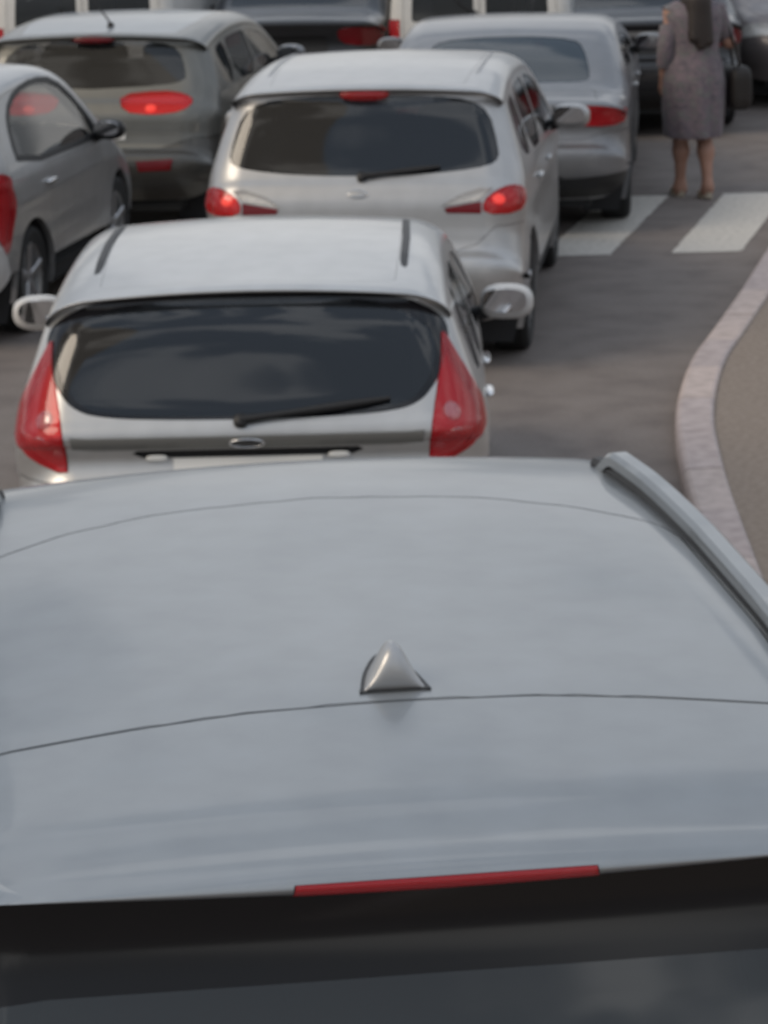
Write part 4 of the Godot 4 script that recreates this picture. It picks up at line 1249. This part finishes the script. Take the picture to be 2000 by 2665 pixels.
func nets(c: Coll, bones: Array, cell: float, blend: float) -> void:
	var lo := Vector3.ONE * 1e9
	var hi := -lo
	for b in bones:
		for q in [[b[0], b[2]], [b[1], b[3]]]:
			lo = lo.min(q[0] - Vector3.ONE * (q[1] + cell * 3)); hi = hi.max(q[0] + Vector3.ONE * (q[1] + cell * 3))
	var nx := int((hi.x - lo.x) / cell) + 1
	var ny := int((hi.y - lo.y) / cell) + 1
	var nz := int((hi.z - lo.z) / cell) + 1
	var f := PackedFloat32Array()
	f.resize(nx * ny * nz)
	f.fill(1.0)
	for b in bones:
		var a: Vector3 = b[0]
		var d: Vector3 = b[1] - b[0]
		var ra: float = b[2]
		var rb: float = b[3]
		var dd := maxf(d.length_squared(), 1e-8)
		var m := maxf(ra, rb) + blend + cell * 2
		var p0 := ((a.min(b[1]) - Vector3.ONE * m - lo) / cell)
		var p1 := ((a.max(b[1]) + Vector3.ONE * m - lo) / cell)
		for z in range(maxi(0, int(p0.z)), mini(nz, int(p1.z) + 2)):
			for y in range(maxi(0, int(p0.y)), mini(ny, int(p1.y) + 2)):
				for x in range(maxi(0, int(p0.x)), mini(nx, int(p1.x) + 2)):
					var p := lo + Vector3(x, y, z) * cell - a
					var t := clampf(p.dot(d) / dd, 0, 1)
					var v := (p - d * t).length() - lerpf(ra, rb, t)
					var i := (z * ny + y) * nx + x
					var o := f[i]
					var h := maxf(blend - absf(o - v), 0.0) / blend
					f[i] = minf(o, v) - h * h * blend * 0.25
	var idx := {}
	var st := [1, nx, nx * ny]
	for z in nz - 1:
		for y in ny - 1:
			for x in nx - 1:
				var i := (z * ny + y) * nx + x
				var s := 0
				for k in 8:
					if f[i + (k & 1) + (nx if k & 2 else 0) + (nx * ny if k & 4 else 0)] < 0: s += 1
				if s == 0 or s == 8: continue
				var sum := Vector3.ZERO
				var cnt := 0
				for k in 8:
					var ok := Vector3(k & 1, (k >> 1) & 1, (k >> 2) & 1)
					var fk := f[i + (k & 1) + (nx if k & 2 else 0) + (nx * ny if k & 4 else 0)]
					for ax in 3:
						if k & (1 << ax): continue
						var k2 := k | (1 << ax)
						var f2 := f[i + (k2 & 1) + (nx if k2 & 2 else 0) + (nx * ny if k2 & 4 else 0)]
						if (fk < 0) != (f2 < 0):
							var e := ok
							e[ax] += fk / (fk - f2)
							sum += e
							cnt += 1
				var g := Vector3(f[i + 1] - f[i] + f[i + 1 + nx] - f[i + nx], f[i + nx] - f[i] + f[i + nx + 1] - f[i + 1], f[i + nx * ny] - f[i] + f[i + nx * ny + 1] - f[i + 1])
				idx[i] = c.vert(lo + (Vector3(x, y, z) + sum / cnt) * cell, g.normalized())
	for i in idx.keys():
		for ax in 3:
			if (f[i] < 0) == (f[i + st[ax]] < 0): continue
			var b1: int = st[(ax + 1) % 3]
			var b2: int = st[(ax + 2) % 3]
			if idx.has(i - b1) and idx.has(i - b2) and idx.has(i - b1 - b2):
				c.tri(idx[i], idx[i - b1], idx[i - b1 - b2]); c.tri(idx[i], idx[i - b1 - b2], idx[i - b2])

func build_person() -> void:
	var at := Vector3(2.32, 0.0, -21.95)
	var root := thing("person", "person in a mauve-grey patterned dress walking over the crossing, seen from behind", "person", at, deg_to_rad(12))
	var V := func(x: float, y: float, z: float) -> Vector3: return Vector3(x, y, z)
	# forward is -z; left leg a little ahead
	var hipL: Vector3 = V.call(-0.085, 0.86, 0.0)
	var hipR: Vector3 = V.call(0.085, 0.86, 0.0)
	var kneL: Vector3 = V.call(-0.075, 0.47, -0.09)
	var kneR: Vector3 = V.call(0.075, 0.47, -0.01)
	var ankL: Vector3 = V.call(-0.07, 0.085, -0.11)
	var ankR: Vector3 = V.call(0.065, 0.095, 0.12)
	var shL: Vector3 = V.call(-0.165, 1.34, 0.0)
	var shR: Vector3 = V.call(0.165, 1.34, 0.0)
	var elL: Vector3 = V.call(-0.225, 1.07, 0.03)
	var elR: Vector3 = V.call(0.27, 1.11, -0.02)
	var wrL: Vector3 = V.call(-0.215, 0.84, -0.07)
	var wrR: Vector3 = V.call(0.225, 1.24, -0.19)
	var bones := [[V.call(0, 0.92, 0.01), V.call(0, 1.10, 0.0), 0.135, 0.115], [V.call(0, 1.10, 0), V.call(0, 1.28, 0.0), 0.115, 0.125], [V.call(-0.06, 1.25, 0), V.call(0.06, 1.25, 0), 0.115, 0.115], [V.call(0, 1.33, 0.01), V.call(0, 1.44, -0.01), 0.052, 0.048], [shL, V.call(0, 1.33, 0.01), 0.055, 0.06], [shR, V.call(0, 1.33, 0.01), 0.055, 0.06],
		[hipL, V.call(0, 0.93, 0.0), 0.11, 0.12], [hipR, V.call(0, 0.93, 0.0), 0.11, 0.12],
		[hipL, kneL, 0.092, 0.058], [hipR, kneR, 0.092, 0.058], [kneL, kneL.lerp(ankL, 0.35) + Vector3(0, 0, 0.018), 0.052, 0.054], [kneL.lerp(ankL, 0.35) + Vector3(0, 0, 0.018), ankL, 0.054, 0.034], [kneR, kneR.lerp(ankR, 0.35) + Vector3(0, 0, 0.018), 0.052, 0.054], [kneR.lerp(ankR, 0.35) + Vector3(0, 0, 0.018), ankR, 0.054, 0.034],
		[ankL, V.call(-0.07, 0.045, -0.04 - 0.07), 0.033, 0.036], [V.call(-0.07, 0.045, -0.10), V.call(-0.075, 0.03, -0.26), 0.036, 0.026], [ankR, V.call(0.065, 0.055, 0.10), 0.033, 0.034], [V.call(0.065, 0.055, 0.10), V.call(0.07, 0.03, -0.02), 0.034, 0.026],
		[shL, elL, 0.048, 0.038], [elL, wrL, 0.038, 0.026], [shR, elR, 0.048, 0.038], [elR, wrR, 0.038, 0.026]]
	var head := [[V.call(0, 1.40, -0.005), V.call(0, 1.47, -0.01), 0.047, 0.05], [V.call(0, 1.475, -0.045), V.call(0, 1.46, -0.075), 0.048, 0.03], [V.call(0, 1.55, 0.012), V.call(0, 1.55, -0.02), 0.085, 0.08], [V.call(0, 1.52, -0.085), V.call(0, 1.495, -0.105), 0.008, 0.014], [V.call(-0.078, 1.525, 0.0), V.call(-0.08, 1.505, -0.004), 0.014, 0.011], [V.call(0.078, 1.525, 0.0), V.call(0.08, 1.505, -0.004), 0.014, 0.011], [V.call(-0.02, 1.468, -0.098), V.call(0.02, 1.468, -0.098), 0.008, 0.008]]
	var hands := []
	for q in [[wrL, Vector3(0.01, -1, -0.25).normalized(), Vector3(0, 0.2, -1).normalized()], [wrR, Vector3(-0.25, 0.85, -0.2).normalized(), Vector3(-0.8, 0.1, 0.4).normalized()]]:
		var w: Vector3 = q[0]
		var d: Vector3 = q[1]
		var th: Vector3 = q[2]
		var nrm := d.cross(th).normalized()
		var set_ := [[w, w + d * 0.045, 0.024, 0.026], [w + d * 0.03 + th * 0.018, w + d * 0.085 + th * 0.026, 0.017, 0.013], [w + d * 0.03 - th * 0.012, w + d * 0.082 - th * 0.024, 0.017, 0.013]]
		for i in 4:
			var o := w + d * 0.082 + th * (0.027 - 0.0175 * i)
			var ln: float = [0.030, 0.034, 0.031, 0.025][i]
			var m := o + (d * 0.9 + nrm * 0.4).normalized() * ln
			var e := m + (d * 0.55 + nrm * 0.8).normalized() * ln * 0.9
			set_.append([o, m, 0.0085, 0.008]); set_.append([m, e, 0.008, 0.0065])
		var tb := w + d * 0.035 + th * 0.026
		set_.append([tb, tb + (d * 0.6 + th * 0.7).normalized() * 0.035, 0.012, 0.010])
		set_.append([tb + (d * 0.6 + th * 0.7).normalized() * 0.035, tb + (d * 0.6 + th * 0.7).normalized() * 0.035 + (d + nrm * 0.3).normalized() * 0.028, 0.010, 0.008])
		hands.append([set_, 0.004, 0.006])
	var skin := mat(lin(0.36, 0.20, 0.145), 0.6)
	part("body", body_mesh([[bones, 0.014, 0.05], [head, 0.008, 0.03]] + hands), skin, root)
	# eyes
	for s in [-1, 1]:
		part("eye", superell(Vector3(0.012, 0.009, 0.009), 2.0, 12, 8), mat(lin(0.5, 0.48, 0.46), 0.2), root, Transform3D(Basis(), Vector3(s * 0.032, 1.525, -0.088)))
	# hair: cap and a long fall down the back
	var hair := [[V.call(0, 1.575, 0.025), V.call(0, 1.565, -0.01), 0.092, 0.084], [V.call(0, 1.55, 0.05), V.call(0, 1.40, 0.085), 0.085, 0.07], [V.call(-0.03, 1.42, 0.095), V.call(-0.05, 1.17, 0.15), 0.065, 0.04], [V.call(0.03, 1.42, 0.095), V.call(0.06, 1.14, 0.15), 0.065, 0.04], [V.call(0.0, 1.42, 0.10), V.call(0.0, 1.11, 0.155), 0.065, 0.035], [V.call(-0.075, 1.55, 0.02), V.call(-0.08, 1.40, 0.04), 0.03, 0.03], [V.call(0.075, 1.55, 0.02), V.call(0.08, 1.40, 0.04), 0.03, 0.03]]
	var hm := mat(Color.WHITE, 0.55)
	hm.albedo_texture = noise_tex(21, 0.05, [[0.0, lin(0.010, 0.007, 0.006)], [1.0, lin(0.045, 0.03, 0.024)]], 256)
	hm.uv1_triplanar = true
	hm.uv1_scale = Vector3(14, 1.2, 14)
	part("hair", body_mesh([[hair, 0.012, 0.04]]), hm, root)
	# knee-length dress with soft folds, short sleeves
	var dc := Coll.new()
	var prof := [[1.425, 0.075, 0.075, 0.0], [1.41, 0.12, 0.10, 0.0], [1.385, 0.19, 0.125, 0.0], [1.33, 0.225, 0.15, 0.0], [1.24, 0.212, 0.16, 0.01], [1.14, 0.185, 0.155, 0.03], [1.05, 0.178, 0.15, 0.04], [0.96, 0.205, 0.172, 0.05], [0.86, 0.225, 0.192, 0.07], [0.74, 0.228, 0.20, 0.10], [0.62, 0.222, 0.205, 0.12], [0.52, 0.212, 0.208, 0.14], [0.455, 0.206, 0.207, 0.16], [0.445, 0.198, 0.2, 0.16]]
	var rows := []
	var n := 64
	var fn := FastNoiseLite.new()
	fn.seed = 5
	fn.frequency = 1.6
	for i in (prof.size() - 1) * 4 + 1:
		var x := i / 4.0
		var j := mini(int(x), prof.size() - 2)
		var t := x - j
		var r := []
		for q in 4: r.append(lerpf(prof[j][q], prof[j + 1][q], t))
		var row := []
		for a in n:
			var th := TAU * a / n
			var fold: float = 1.0 + r[3] * 0.5 * (sin(th * 9.0 + sin(r[0] * 5.0)) * 0.5 + fn.get_noise_3d(cos(th), sin(th), r[0] * 0.7)) + 0.03 * fn.get_noise_3d(cos(th) * 2.0, r[0] * 4.0, sin(th) * 2.0)
			row.append(dc.vert(Vector3(cos(th) * r[1] * fold, r[0], sin(th) * r[2] * fold - 0.02 * smoothstep(1.0, 0.5, r[0])), Vector3(cos(th), 0.1, sin(th)).normalized()))
		rows.append(row)
	for i in rows.size() - 1:
		for a in n:
			var b := (a + 1) % n
			dc.tri(rows[i][a], rows[i + 1][a], rows[i + 1][b]); dc.tri(rows[i][a], rows[i + 1][b], rows[i][b])
	for q in [[shL, elL, wrL], [shR, elR, wrR]]:
		tube(dc, [q[0] + Vector3(-signf(q[0].x) * 0.05, 0.01, 0), q[0] + Vector3(signf(q[0].x) * 0.01, 0.0, 0), q[0].lerp(q[1], 0.35), q[0].lerp(q[1], 0.7), q[1].lerp(q[2], 0.05), q[1].lerp(q[2], 0.45)], [0.075, 0.076, 0.07, 0.064, 0.058, 0.052], 16, Vector3.ONE, false)
	var ds := SurfaceTool.new()
	ds.create_from(dc.mesh(), 0)
	ds.generate_normals()
	var dm := mat(Color.WHITE, 0.9)
	dm.albedo_texture = noise_tex(11, 0.02, [[0.0, lin(0.085, 0.070, 0.085)], [0.42, lin(0.15, 0.125, 0.143)], [0.5, lin(0.23, 0.17, 0.19)], [0.56, lin(0.17, 0.125, 0.145)], [0.62, lin(0.11, 0.11, 0.112)], [1.0, lin(0.22, 0.205, 0.20)]], 256, 3)
	dm.uv1_triplanar = true
	dm.uv1_scale = Vector3(2.2, 2.2, 2.2)
	dm.rim_enabled = true
	dm.rim = 0.3
	part("dress", ds.commit(), dm, root)
	# light flat shoes
	var sm := mat(lin(0.42, 0.36, 0.28), 0.7)
	for q in [[V.call(-0.0725, 0.0, -0.165), 0.0, 0.0], [V.call(0.0675, 0.0, 0.055), -0.05, 0.02]]:
		var sc := Coll.new()
		var ring := []
		for i in 20:
			var a := TAU * i / 20
			var w: float = 0.042 - 0.008 * sin(a)
			ring.append(Vector3(cos(a) * w, 0, sin(a) * 0.125))
		for lv in [[0.0, 0.018, 1.0, 1.0], [0.018, 0.045, 1.0, 0.93]]:
			for i in 20:
				var p0: Vector3 = ring[i]
				var p1: Vector3 = ring[(i + 1) % 20]
				sc.quad(p0 * lv[2] + Vector3(0, lv[0], 0), p1 * lv[2] + Vector3(0, lv[0], 0), p1 * lv[3] + Vector3(0, lv[1], 0), p0 * lv[3] + Vector3(0, lv[1], 0), (p0 + p1).normalized())
		for i in 20:
			var o := sc.vert(Vector3.ZERO, Vector3.DOWN)
			sc.tri(o, sc.vert(ring[i], Vector3.DOWN), sc.vert(ring[(i + 1) % 20], Vector3.DOWN))
			if ring[i].z < -0.02 and ring[(i + 1) % 20].z < -0.02:
				var u := Vector3(0, 0.052, -0.03)
				sc.tri(sc.vert(u, Vector3.UP), sc.vert(ring[i] * 0.93 + Vector3(0, 0.045, 0), Vector3.UP), sc.vert(ring[(i + 1) % 20] * 0.93 + Vector3(0, 0.045, 0), Vector3.UP))
		part("shoe", sc.mesh(), sm, root, Transform3D(Basis(Vector3.RIGHT, q[1]), q[0] + Vector3(0, q[2] * 0.25, 0)))
	# the dark bag that hangs from the right shoulder
	var bag := thing("shoulder_bag", "dark brown shoulder bag hanging at the pedestrian's right side", "bag", at + Vector3(0.33, 0.62, -0.02).rotated(Vector3.UP, deg_to_rad(12)), deg_to_rad(12))
	var bm := mat(lin(0.012, 0.009, 0.008), 0.6)
	part("pouch", superell(Vector3(0.085, 0.16, 0.15), 4.5, 28, 16), bm, bag, Transform3D(Basis(), Vector3(0, 0.16, 0)))
	for z in [-0.07, 0.07]:
		var tc := Coll.new()
		tube(tc, [Vector3(0, 0.3, z), Vector3(-0.03, 0.46, z * 0.9), Vector3(-0.09, 0.62, z * 0.8), Vector3(-0.13, 0.72, z * 0.75), Vector3(-0.16, 0.775, z * 0.7)], [0.012, 0.011, 0.011, 0.011, 0.011], 8, Vector3(1, 1, 1.4))
		part("strap", tc.mesh(), bm, bag)

# ---------------------------------------------------------------- setting
func ground() -> void:
	var am := mat(Color.WHITE, 0.88)
	am.albedo_texture = noise_tex(7, 0.11, [[0.0, lin(0.155, 0.133, 0.121)], [0.5, lin(0.20, 0.174, 0.160)], [1.0, lin(0.25, 0.22, 0.204)]], 1024, 5)
	am.uv1_triplanar = true
	am.uv1_world_triplanar = true
	am.uv1_scale = Vector3(0.55, 0.55, 0.55)
	am.detail_enabled = true
	am.detail_blend_mode = BaseMaterial3D.BLEND_MODE_MUL
	am.detail_albedo = noise_tex(8, 0.008, [[0.0, Color(0.86, 0.85, 0.85)], [0.5, Color(0.96, 0.955, 0.95)], [1.0, Color(1, 1, 1)]], 512, 4)
	am.detail_uv_layer = BaseMaterial3D.DETAIL_UV_1
	am.normal_enabled = true
	var nn := noise_tex(9, 0.25, [[0.0, Color.BLACK], [1.0, Color.WHITE]], 512, 4)
	nn.as_normal_map = true
	nn.bump_strength = 3.0
	am.normal_texture = nn
	am.normal_scale = 0.6
	var road := part("road", null, am, self)
	var rc := Coll.new()
	rc.quad(Vector3(-400, 0, 60), Vector3(400, 0, 60), Vector3(400, 0, -600), Vector3(-400, 0, -600), Vector3.UP)
	road.mesh = rc.mesh()
	road.set_meta("kind", "structure")
	# zebra crossing: worn stripes, each a sheet of its own
	var cross := Node3D.new()
	cross.name = "crosswalk"
	add_child(cross)
	cross.set_meta("kind", "structure")
	var zm := mat(Color.WHITE, 0.75)
	zm.albedo_texture = noise_tex(12, 0.05, [[0.0, lin(0.30, 0.285, 0.265)], [0.25, lin(0.46, 0.435, 0.395)], [0.6, lin(0.53, 0.50, 0.455)], [1.0, lin(0.58, 0.55, 0.505)]], 512, 5)
	zm.uv1_triplanar = true
	zm.uv1_world_triplanar = true
	zm.uv1_scale = Vector3(0.7, 0.7, 0.7)
	var rng := RandomNumberGenerator.new()
	rng.seed = 4
	for i in 9:
		var x := 1.92 - 0.86 * i
		var c := Coll.new()
		var pts := PackedVector2Array()
		var z0 := -19.59
		var z1 := -22.06
		var sk := 0.255
		for q in [[0.0, 0.0], [0.46, 0.0], [0.46, 1.0], [0.0, 1.0]]: pts.append(Vector2(x + q[0] + q[1] * sk * 2.47, lerpf(z0, z1, q[1])))
		pts = dense(pts, 0.06)
		for j in pts.size(): pts[j] += Vector2(rng.randf_range(-0.006, 0.006), rng.randf_range(-0.006, 0.006))
		var t := Geometry2D.triangulate_polygon(pts)
		for j in range(0, t.size(), 3):
			var ids := []
			for q in 3: ids.append(c.vert(Vector3(pts[t[j + q]].x, 0.004, pts[t[j + q]].y), Vector3.UP))
			c.tri(ids[0], ids[1], ids[2])
		part("stripe", c.mesh(), zm, cross)
	# kerb of separate stones along the right-hand edge, verge behind it
	var ctrl := PackedVector2Array([Vector2(1.05, 4), Vector2(1.12, -2), Vector2(1.22, -8), Vector2(1.30, -11.5), Vector2(1.335, -12.84), Vector2(1.365, -13.5), Vector2(1.415, -14.26), Vector2(1.50, -14.95), Vector2(1.65, -15.79), Vector2(1.83, -16.5), Vector2(2.12, -17.63), Vector2(2.50, -19.2), Vector2(2.85, -20.4), Vector2(3.5, -21.9), Vector2(4.6, -23.6), Vector2(6.4, -25.6), Vector2(9.5, -28.0), Vector2(14, -30.5), Vector2(30, -36)])
	var cv := Curve2D.new()
	for i in ctrl.size():
		var d := (ctrl[mini(i + 1, ctrl.size() - 1)] - ctrl[maxi(i - 1, 0)]).normalized()
		var li := d * ctrl[i].distance_to(ctrl[maxi(i - 1, 0)]) / 3.0
		var lo := d * ctrl[i].distance_to(ctrl[mini(i + 1, ctrl.size() - 1)]) / 3.0
		cv.add_point(ctrl[i], -li, lo)
	cv.bake_interval = 0.05
	var kerb := Node3D.new()
	kerb.name = "kerb"
	add_child(kerb)
	kerb.set_meta("kind", "structure")
	var kms := []
	for i in 4:
		var km := mat(lin(1, 1, 1) * Color(1, 1, 1).lerp([Color(0.97, 0.95, 0.95), Color(0.91, 0.91, 0.90), Color(1.0, 0.97, 0.96), Color(0.94, 0.92, 0.93)][i], 1.0), 0.85)
		km.albedo_texture = noise_tex(30 + i, 0.03, [[0.0, lin(0.36, 0.32, 0.30)], [0.5, lin(0.47, 0.42, 0.40)], [1.0, lin(0.55, 0.50, 0.48)]], 256, 5)
		km.uv1_triplanar = true
		km.uv1_world_triplanar = true
		km.uv1_scale = Vector3(1.1, 1.1, 1.1)
		kms.append(km)
	var len_ := cv.get_baked_length()
	var s := 0.0
	var n := 0
	var right_edge := PackedVector2Array()
	while s < len_ - 1.0:
		var ln := 0.75 + rng.randf_range(-0.03, 0.03)
		var c := Coll.new()
		var rows := []
		var m := 5
		var dy := rng.randf_range(-0.003, 0.003)
		for i in m + 1:
			var t := s + 0.005 + (ln - 0.010) * i / m
			var p := cv.sample_baked(t, true)
			var q := cv.sample_baked(minf(t + 0.05, len_), true)
			var d := (q - p).normalized()
			var r := Vector2(-d.y, d.x)
			if r.x < 0: r = -r
			var row := []
			for e in [[0.0, -0.05], [0.0, 0.07], [0.012, 0.096], [0.03, 0.105], [0.17, 0.108], [0.185, 0.10], [0.19, 0.05]]:
				var w: Vector2 = p + r * e[0]
				row.append(Vector3(w.x, e[1] + (dy if e[1] > 0 else 0.0), w.y))
			rows.append(row)
		for i in m:
			for j in 6:
				var nr: Vector3 = (rows[i][j + 1] - rows[i][j]).cross(rows[i + 1][j] - rows[i][j]).normalized()
				if nr.y < -0.01 or (absf(nr.y) < 0.02 and j == 0 and nr.x > 0): nr = -nr
				c.quad(rows[i][j], rows[i][j + 1], rows[i + 1][j + 1], rows[i + 1][j], nr)
		for e in [0, m]:
			var nr := (cv.sample_baked(s + ln, true) - cv.sample_baked(s, true)).normalized() * (1.0 if e else -1.0)
			for j in range(1, 6):
				var a := c.vert(rows[e][0], Vector3(nr.x, 0, nr.y))
				c.tri(a, c.vert(rows[e][j], Vector3(nr.x, 0, nr.y)), c.vert(rows[e][j + 1], Vector3(nr.x, 0, nr.y)))
		part("kerb_stone", c.mesh(), kms[rng.randi() % 4], kerb)
		s += ln
		n += 1
	var vm := mat(Color.WHITE, 0.95)
	vm.albedo_texture = noise_tex(14, 0.03, [[0.0, lin(0.19, 0.15, 0.12)], [0.45, lin(0.225, 0.182, 0.15)], [0.62, lin(0.24, 0.198, 0.165)], [1.0, lin(0.29, 0.242, 0.205)]], 1024, 6)
	vm.uv1_triplanar = true
	vm.uv1_world_triplanar = true
	vm.uv1_scale = Vector3(0.7, 0.7, 0.7)
	vm.normal_enabled = true
	vm.normal_texture = nn
	vm.normal_scale = 0.2
	var vc := Coll.new()
	var k := 160
	var fn := FastNoiseLite.new()
	fn.seed = 2
	fn.frequency = 0.7
	var prev := []
	for i in k + 1:
		var t := (len_ - 1.2) * i / k
		var p := cv.sample_baked(t, true)
		var q := cv.sample_baked(t + 0.05, true)
		var d := (q - p).normalized()
		var r := Vector2(-d.y, d.x)
		if r.x < 0: r = -r
		var row := []
		for e in [0.18, 0.35, 0.6, 0.9, 1.3, 1.8, 2.5, 3.5, 6.0, 12.0, 40.0]:
			var w: Vector2 = p + r * 0.18 + Vector2(e - 0.18, 0)
			row.append(vc.vert(Vector3(w.x, 0.088 + (0.03 * fn.get_noise_2d(w.x * 2, w.y * 2) if e > 0.3 else 0.0), w.y), Vector3.UP))
		if i > 0:
			for j in row.size() - 1:
				vc.tri(prev[j], row[j], row[j + 1]); vc.tri(prev[j], row[j + 1], prev[j + 1])
		prev = row
	var vs := SurfaceTool.new()
	vs.create_from(vc.mesh(), 0)
	vs.generate_normals()
	var verge := part("verge", vs.commit(), vm, self)
	verge.set_meta("kind", "structure")

func _ready() -> void:
	# camera: high seat of a tall vehicle behind the queue, long lens, tilted a touch
	var cam := Camera3D.new()
	cam.name = "camera"
	add_child(cam)
	# hand-held phone lens that focused a little short: everything is slightly soft
	var optics := CameraAttributesPhysical.new()
	optics.frustum_focal_length = 12.0 / (1332.5 / 7900.0)
	optics.frustum_focus_distance = 2.0
	optics.exposure_aperture = 20.0
	cam.attributes = optics
	cam.fov = rad_to_deg(2.0 * atan(1332.5 / 7900.0))
	cam.near = 0.1
	cam.far = 900.0
	cam.position = Vector3(0, 3.4, 0)
	cam.basis = Basis(Vector3.RIGHT, deg_to_rad(-14.56)) * Basis(Vector3.BACK, deg_to_rad(-1.6))
	cam.current = true
	# hazy sky with thin cloud
	var env := Environment.new()
	env.background_mode = Environment.BG_SKY
	var sky := Sky.new()
	var sm := ProceduralSkyMaterial.new()
	sm.sky_top_color = lin(0.40, 0.48, 0.60)
	sm.sky_horizon_color = lin(0.32, 0.32, 0.315)
	sm.ground_horizon_color = lin(0.30, 0.28, 0.26)
	sm.ground_bottom_color = lin(0.12, 0.11, 0.10)
	sm.sky_curve = 0.24
	sm.sky_energy_multiplier = 1.0
	sm.sky_cover = noise_tex(40, 0.011, [[0.0, Color(0, 0, 0)], [0.42, Color(0, 0, 0)], [0.56, Color(0.68, 0.67, 0.655)], [1.0, Color(0.85, 0.84, 0.82)]], 1024, 5)
	sky.sky_material = sm
	env.sky = sky
	env.ambient_light_source = Environment.AMBIENT_SOURCE_SKY
	env.tonemap_mode = Environment.TONE_MAPPER_LINEAR
	env.tonemap_exposure = 1.0
	env.sdfgi_enabled = true
	env.ssao_enabled = true
	env.ssil_enabled = true
	var we := WorldEnvironment.new()
	we.name = "world_environment"
	we.environment = env
	add_child(we)
	# veiled sun, behind the camera's left shoulder
	var sun := DirectionalLight3D.new()
	sun.name = "sun"
	sun.light_energy = 0.42
	sun.light_color = Color(1.0, 0.94, 0.86)
	sun.light_angular_distance = 30.0
	sun.shadow_enabled = true
	sun.rotation_degrees = Vector3(-40, -62, 0)
	add_child(sun)

	materials()
	ground()
	build_near_suv()
	build_white_hatch()
	build_silver_wagon()
	build_sedan(Vector3(0.83, 0, -20.3), deg_to_rad(-6.0), "dark silver sedan with bluish rear window, standing on the zebra crossing", M.grey_silver, {"glass": M.blue_glass, "strip": M.soft_white, "tall": 0.93})
	build_micro()
	build_left_wagon()
	build_van(Vector3(-2.42, 0, -25.6), deg_to_rad(-6.0), "white van with two rear door windows, ahead of the grey hatchback on the left", 0.78)
	build_sedan(Vector3(-0.70, 0, -26.0), deg_to_rad(-6.0), "charcoal sedan at the upper edge, between the two white vans", M.charcoal, {"lens": M.dark_red_lens, "w": 0.80})
	build_van(Vector3(0.90, 0, -25.4), deg_to_rad(-7.0), "white van at the upper edge, straight ahead of the dark silver sedan", 0.77)
	build_sedan(Vector3(2.22, 0, -25.1), 0.0, "black sedan partly hidden behind the pedestrian, boot towards the camera", M.black, {"lens": M.dark_red_lens, "strip": M.satin})
	build_sedan(Vector3(1.35, 0, -30.6), deg_to_rad(-6.0), "dark grey sedan with a red lamp, farthest ahead at the upper edge", M.charcoal, {"lens": M.red_lens_lit, "w": 0.84})
	build_red_hatch()
	build_facing_car()
	build_person()
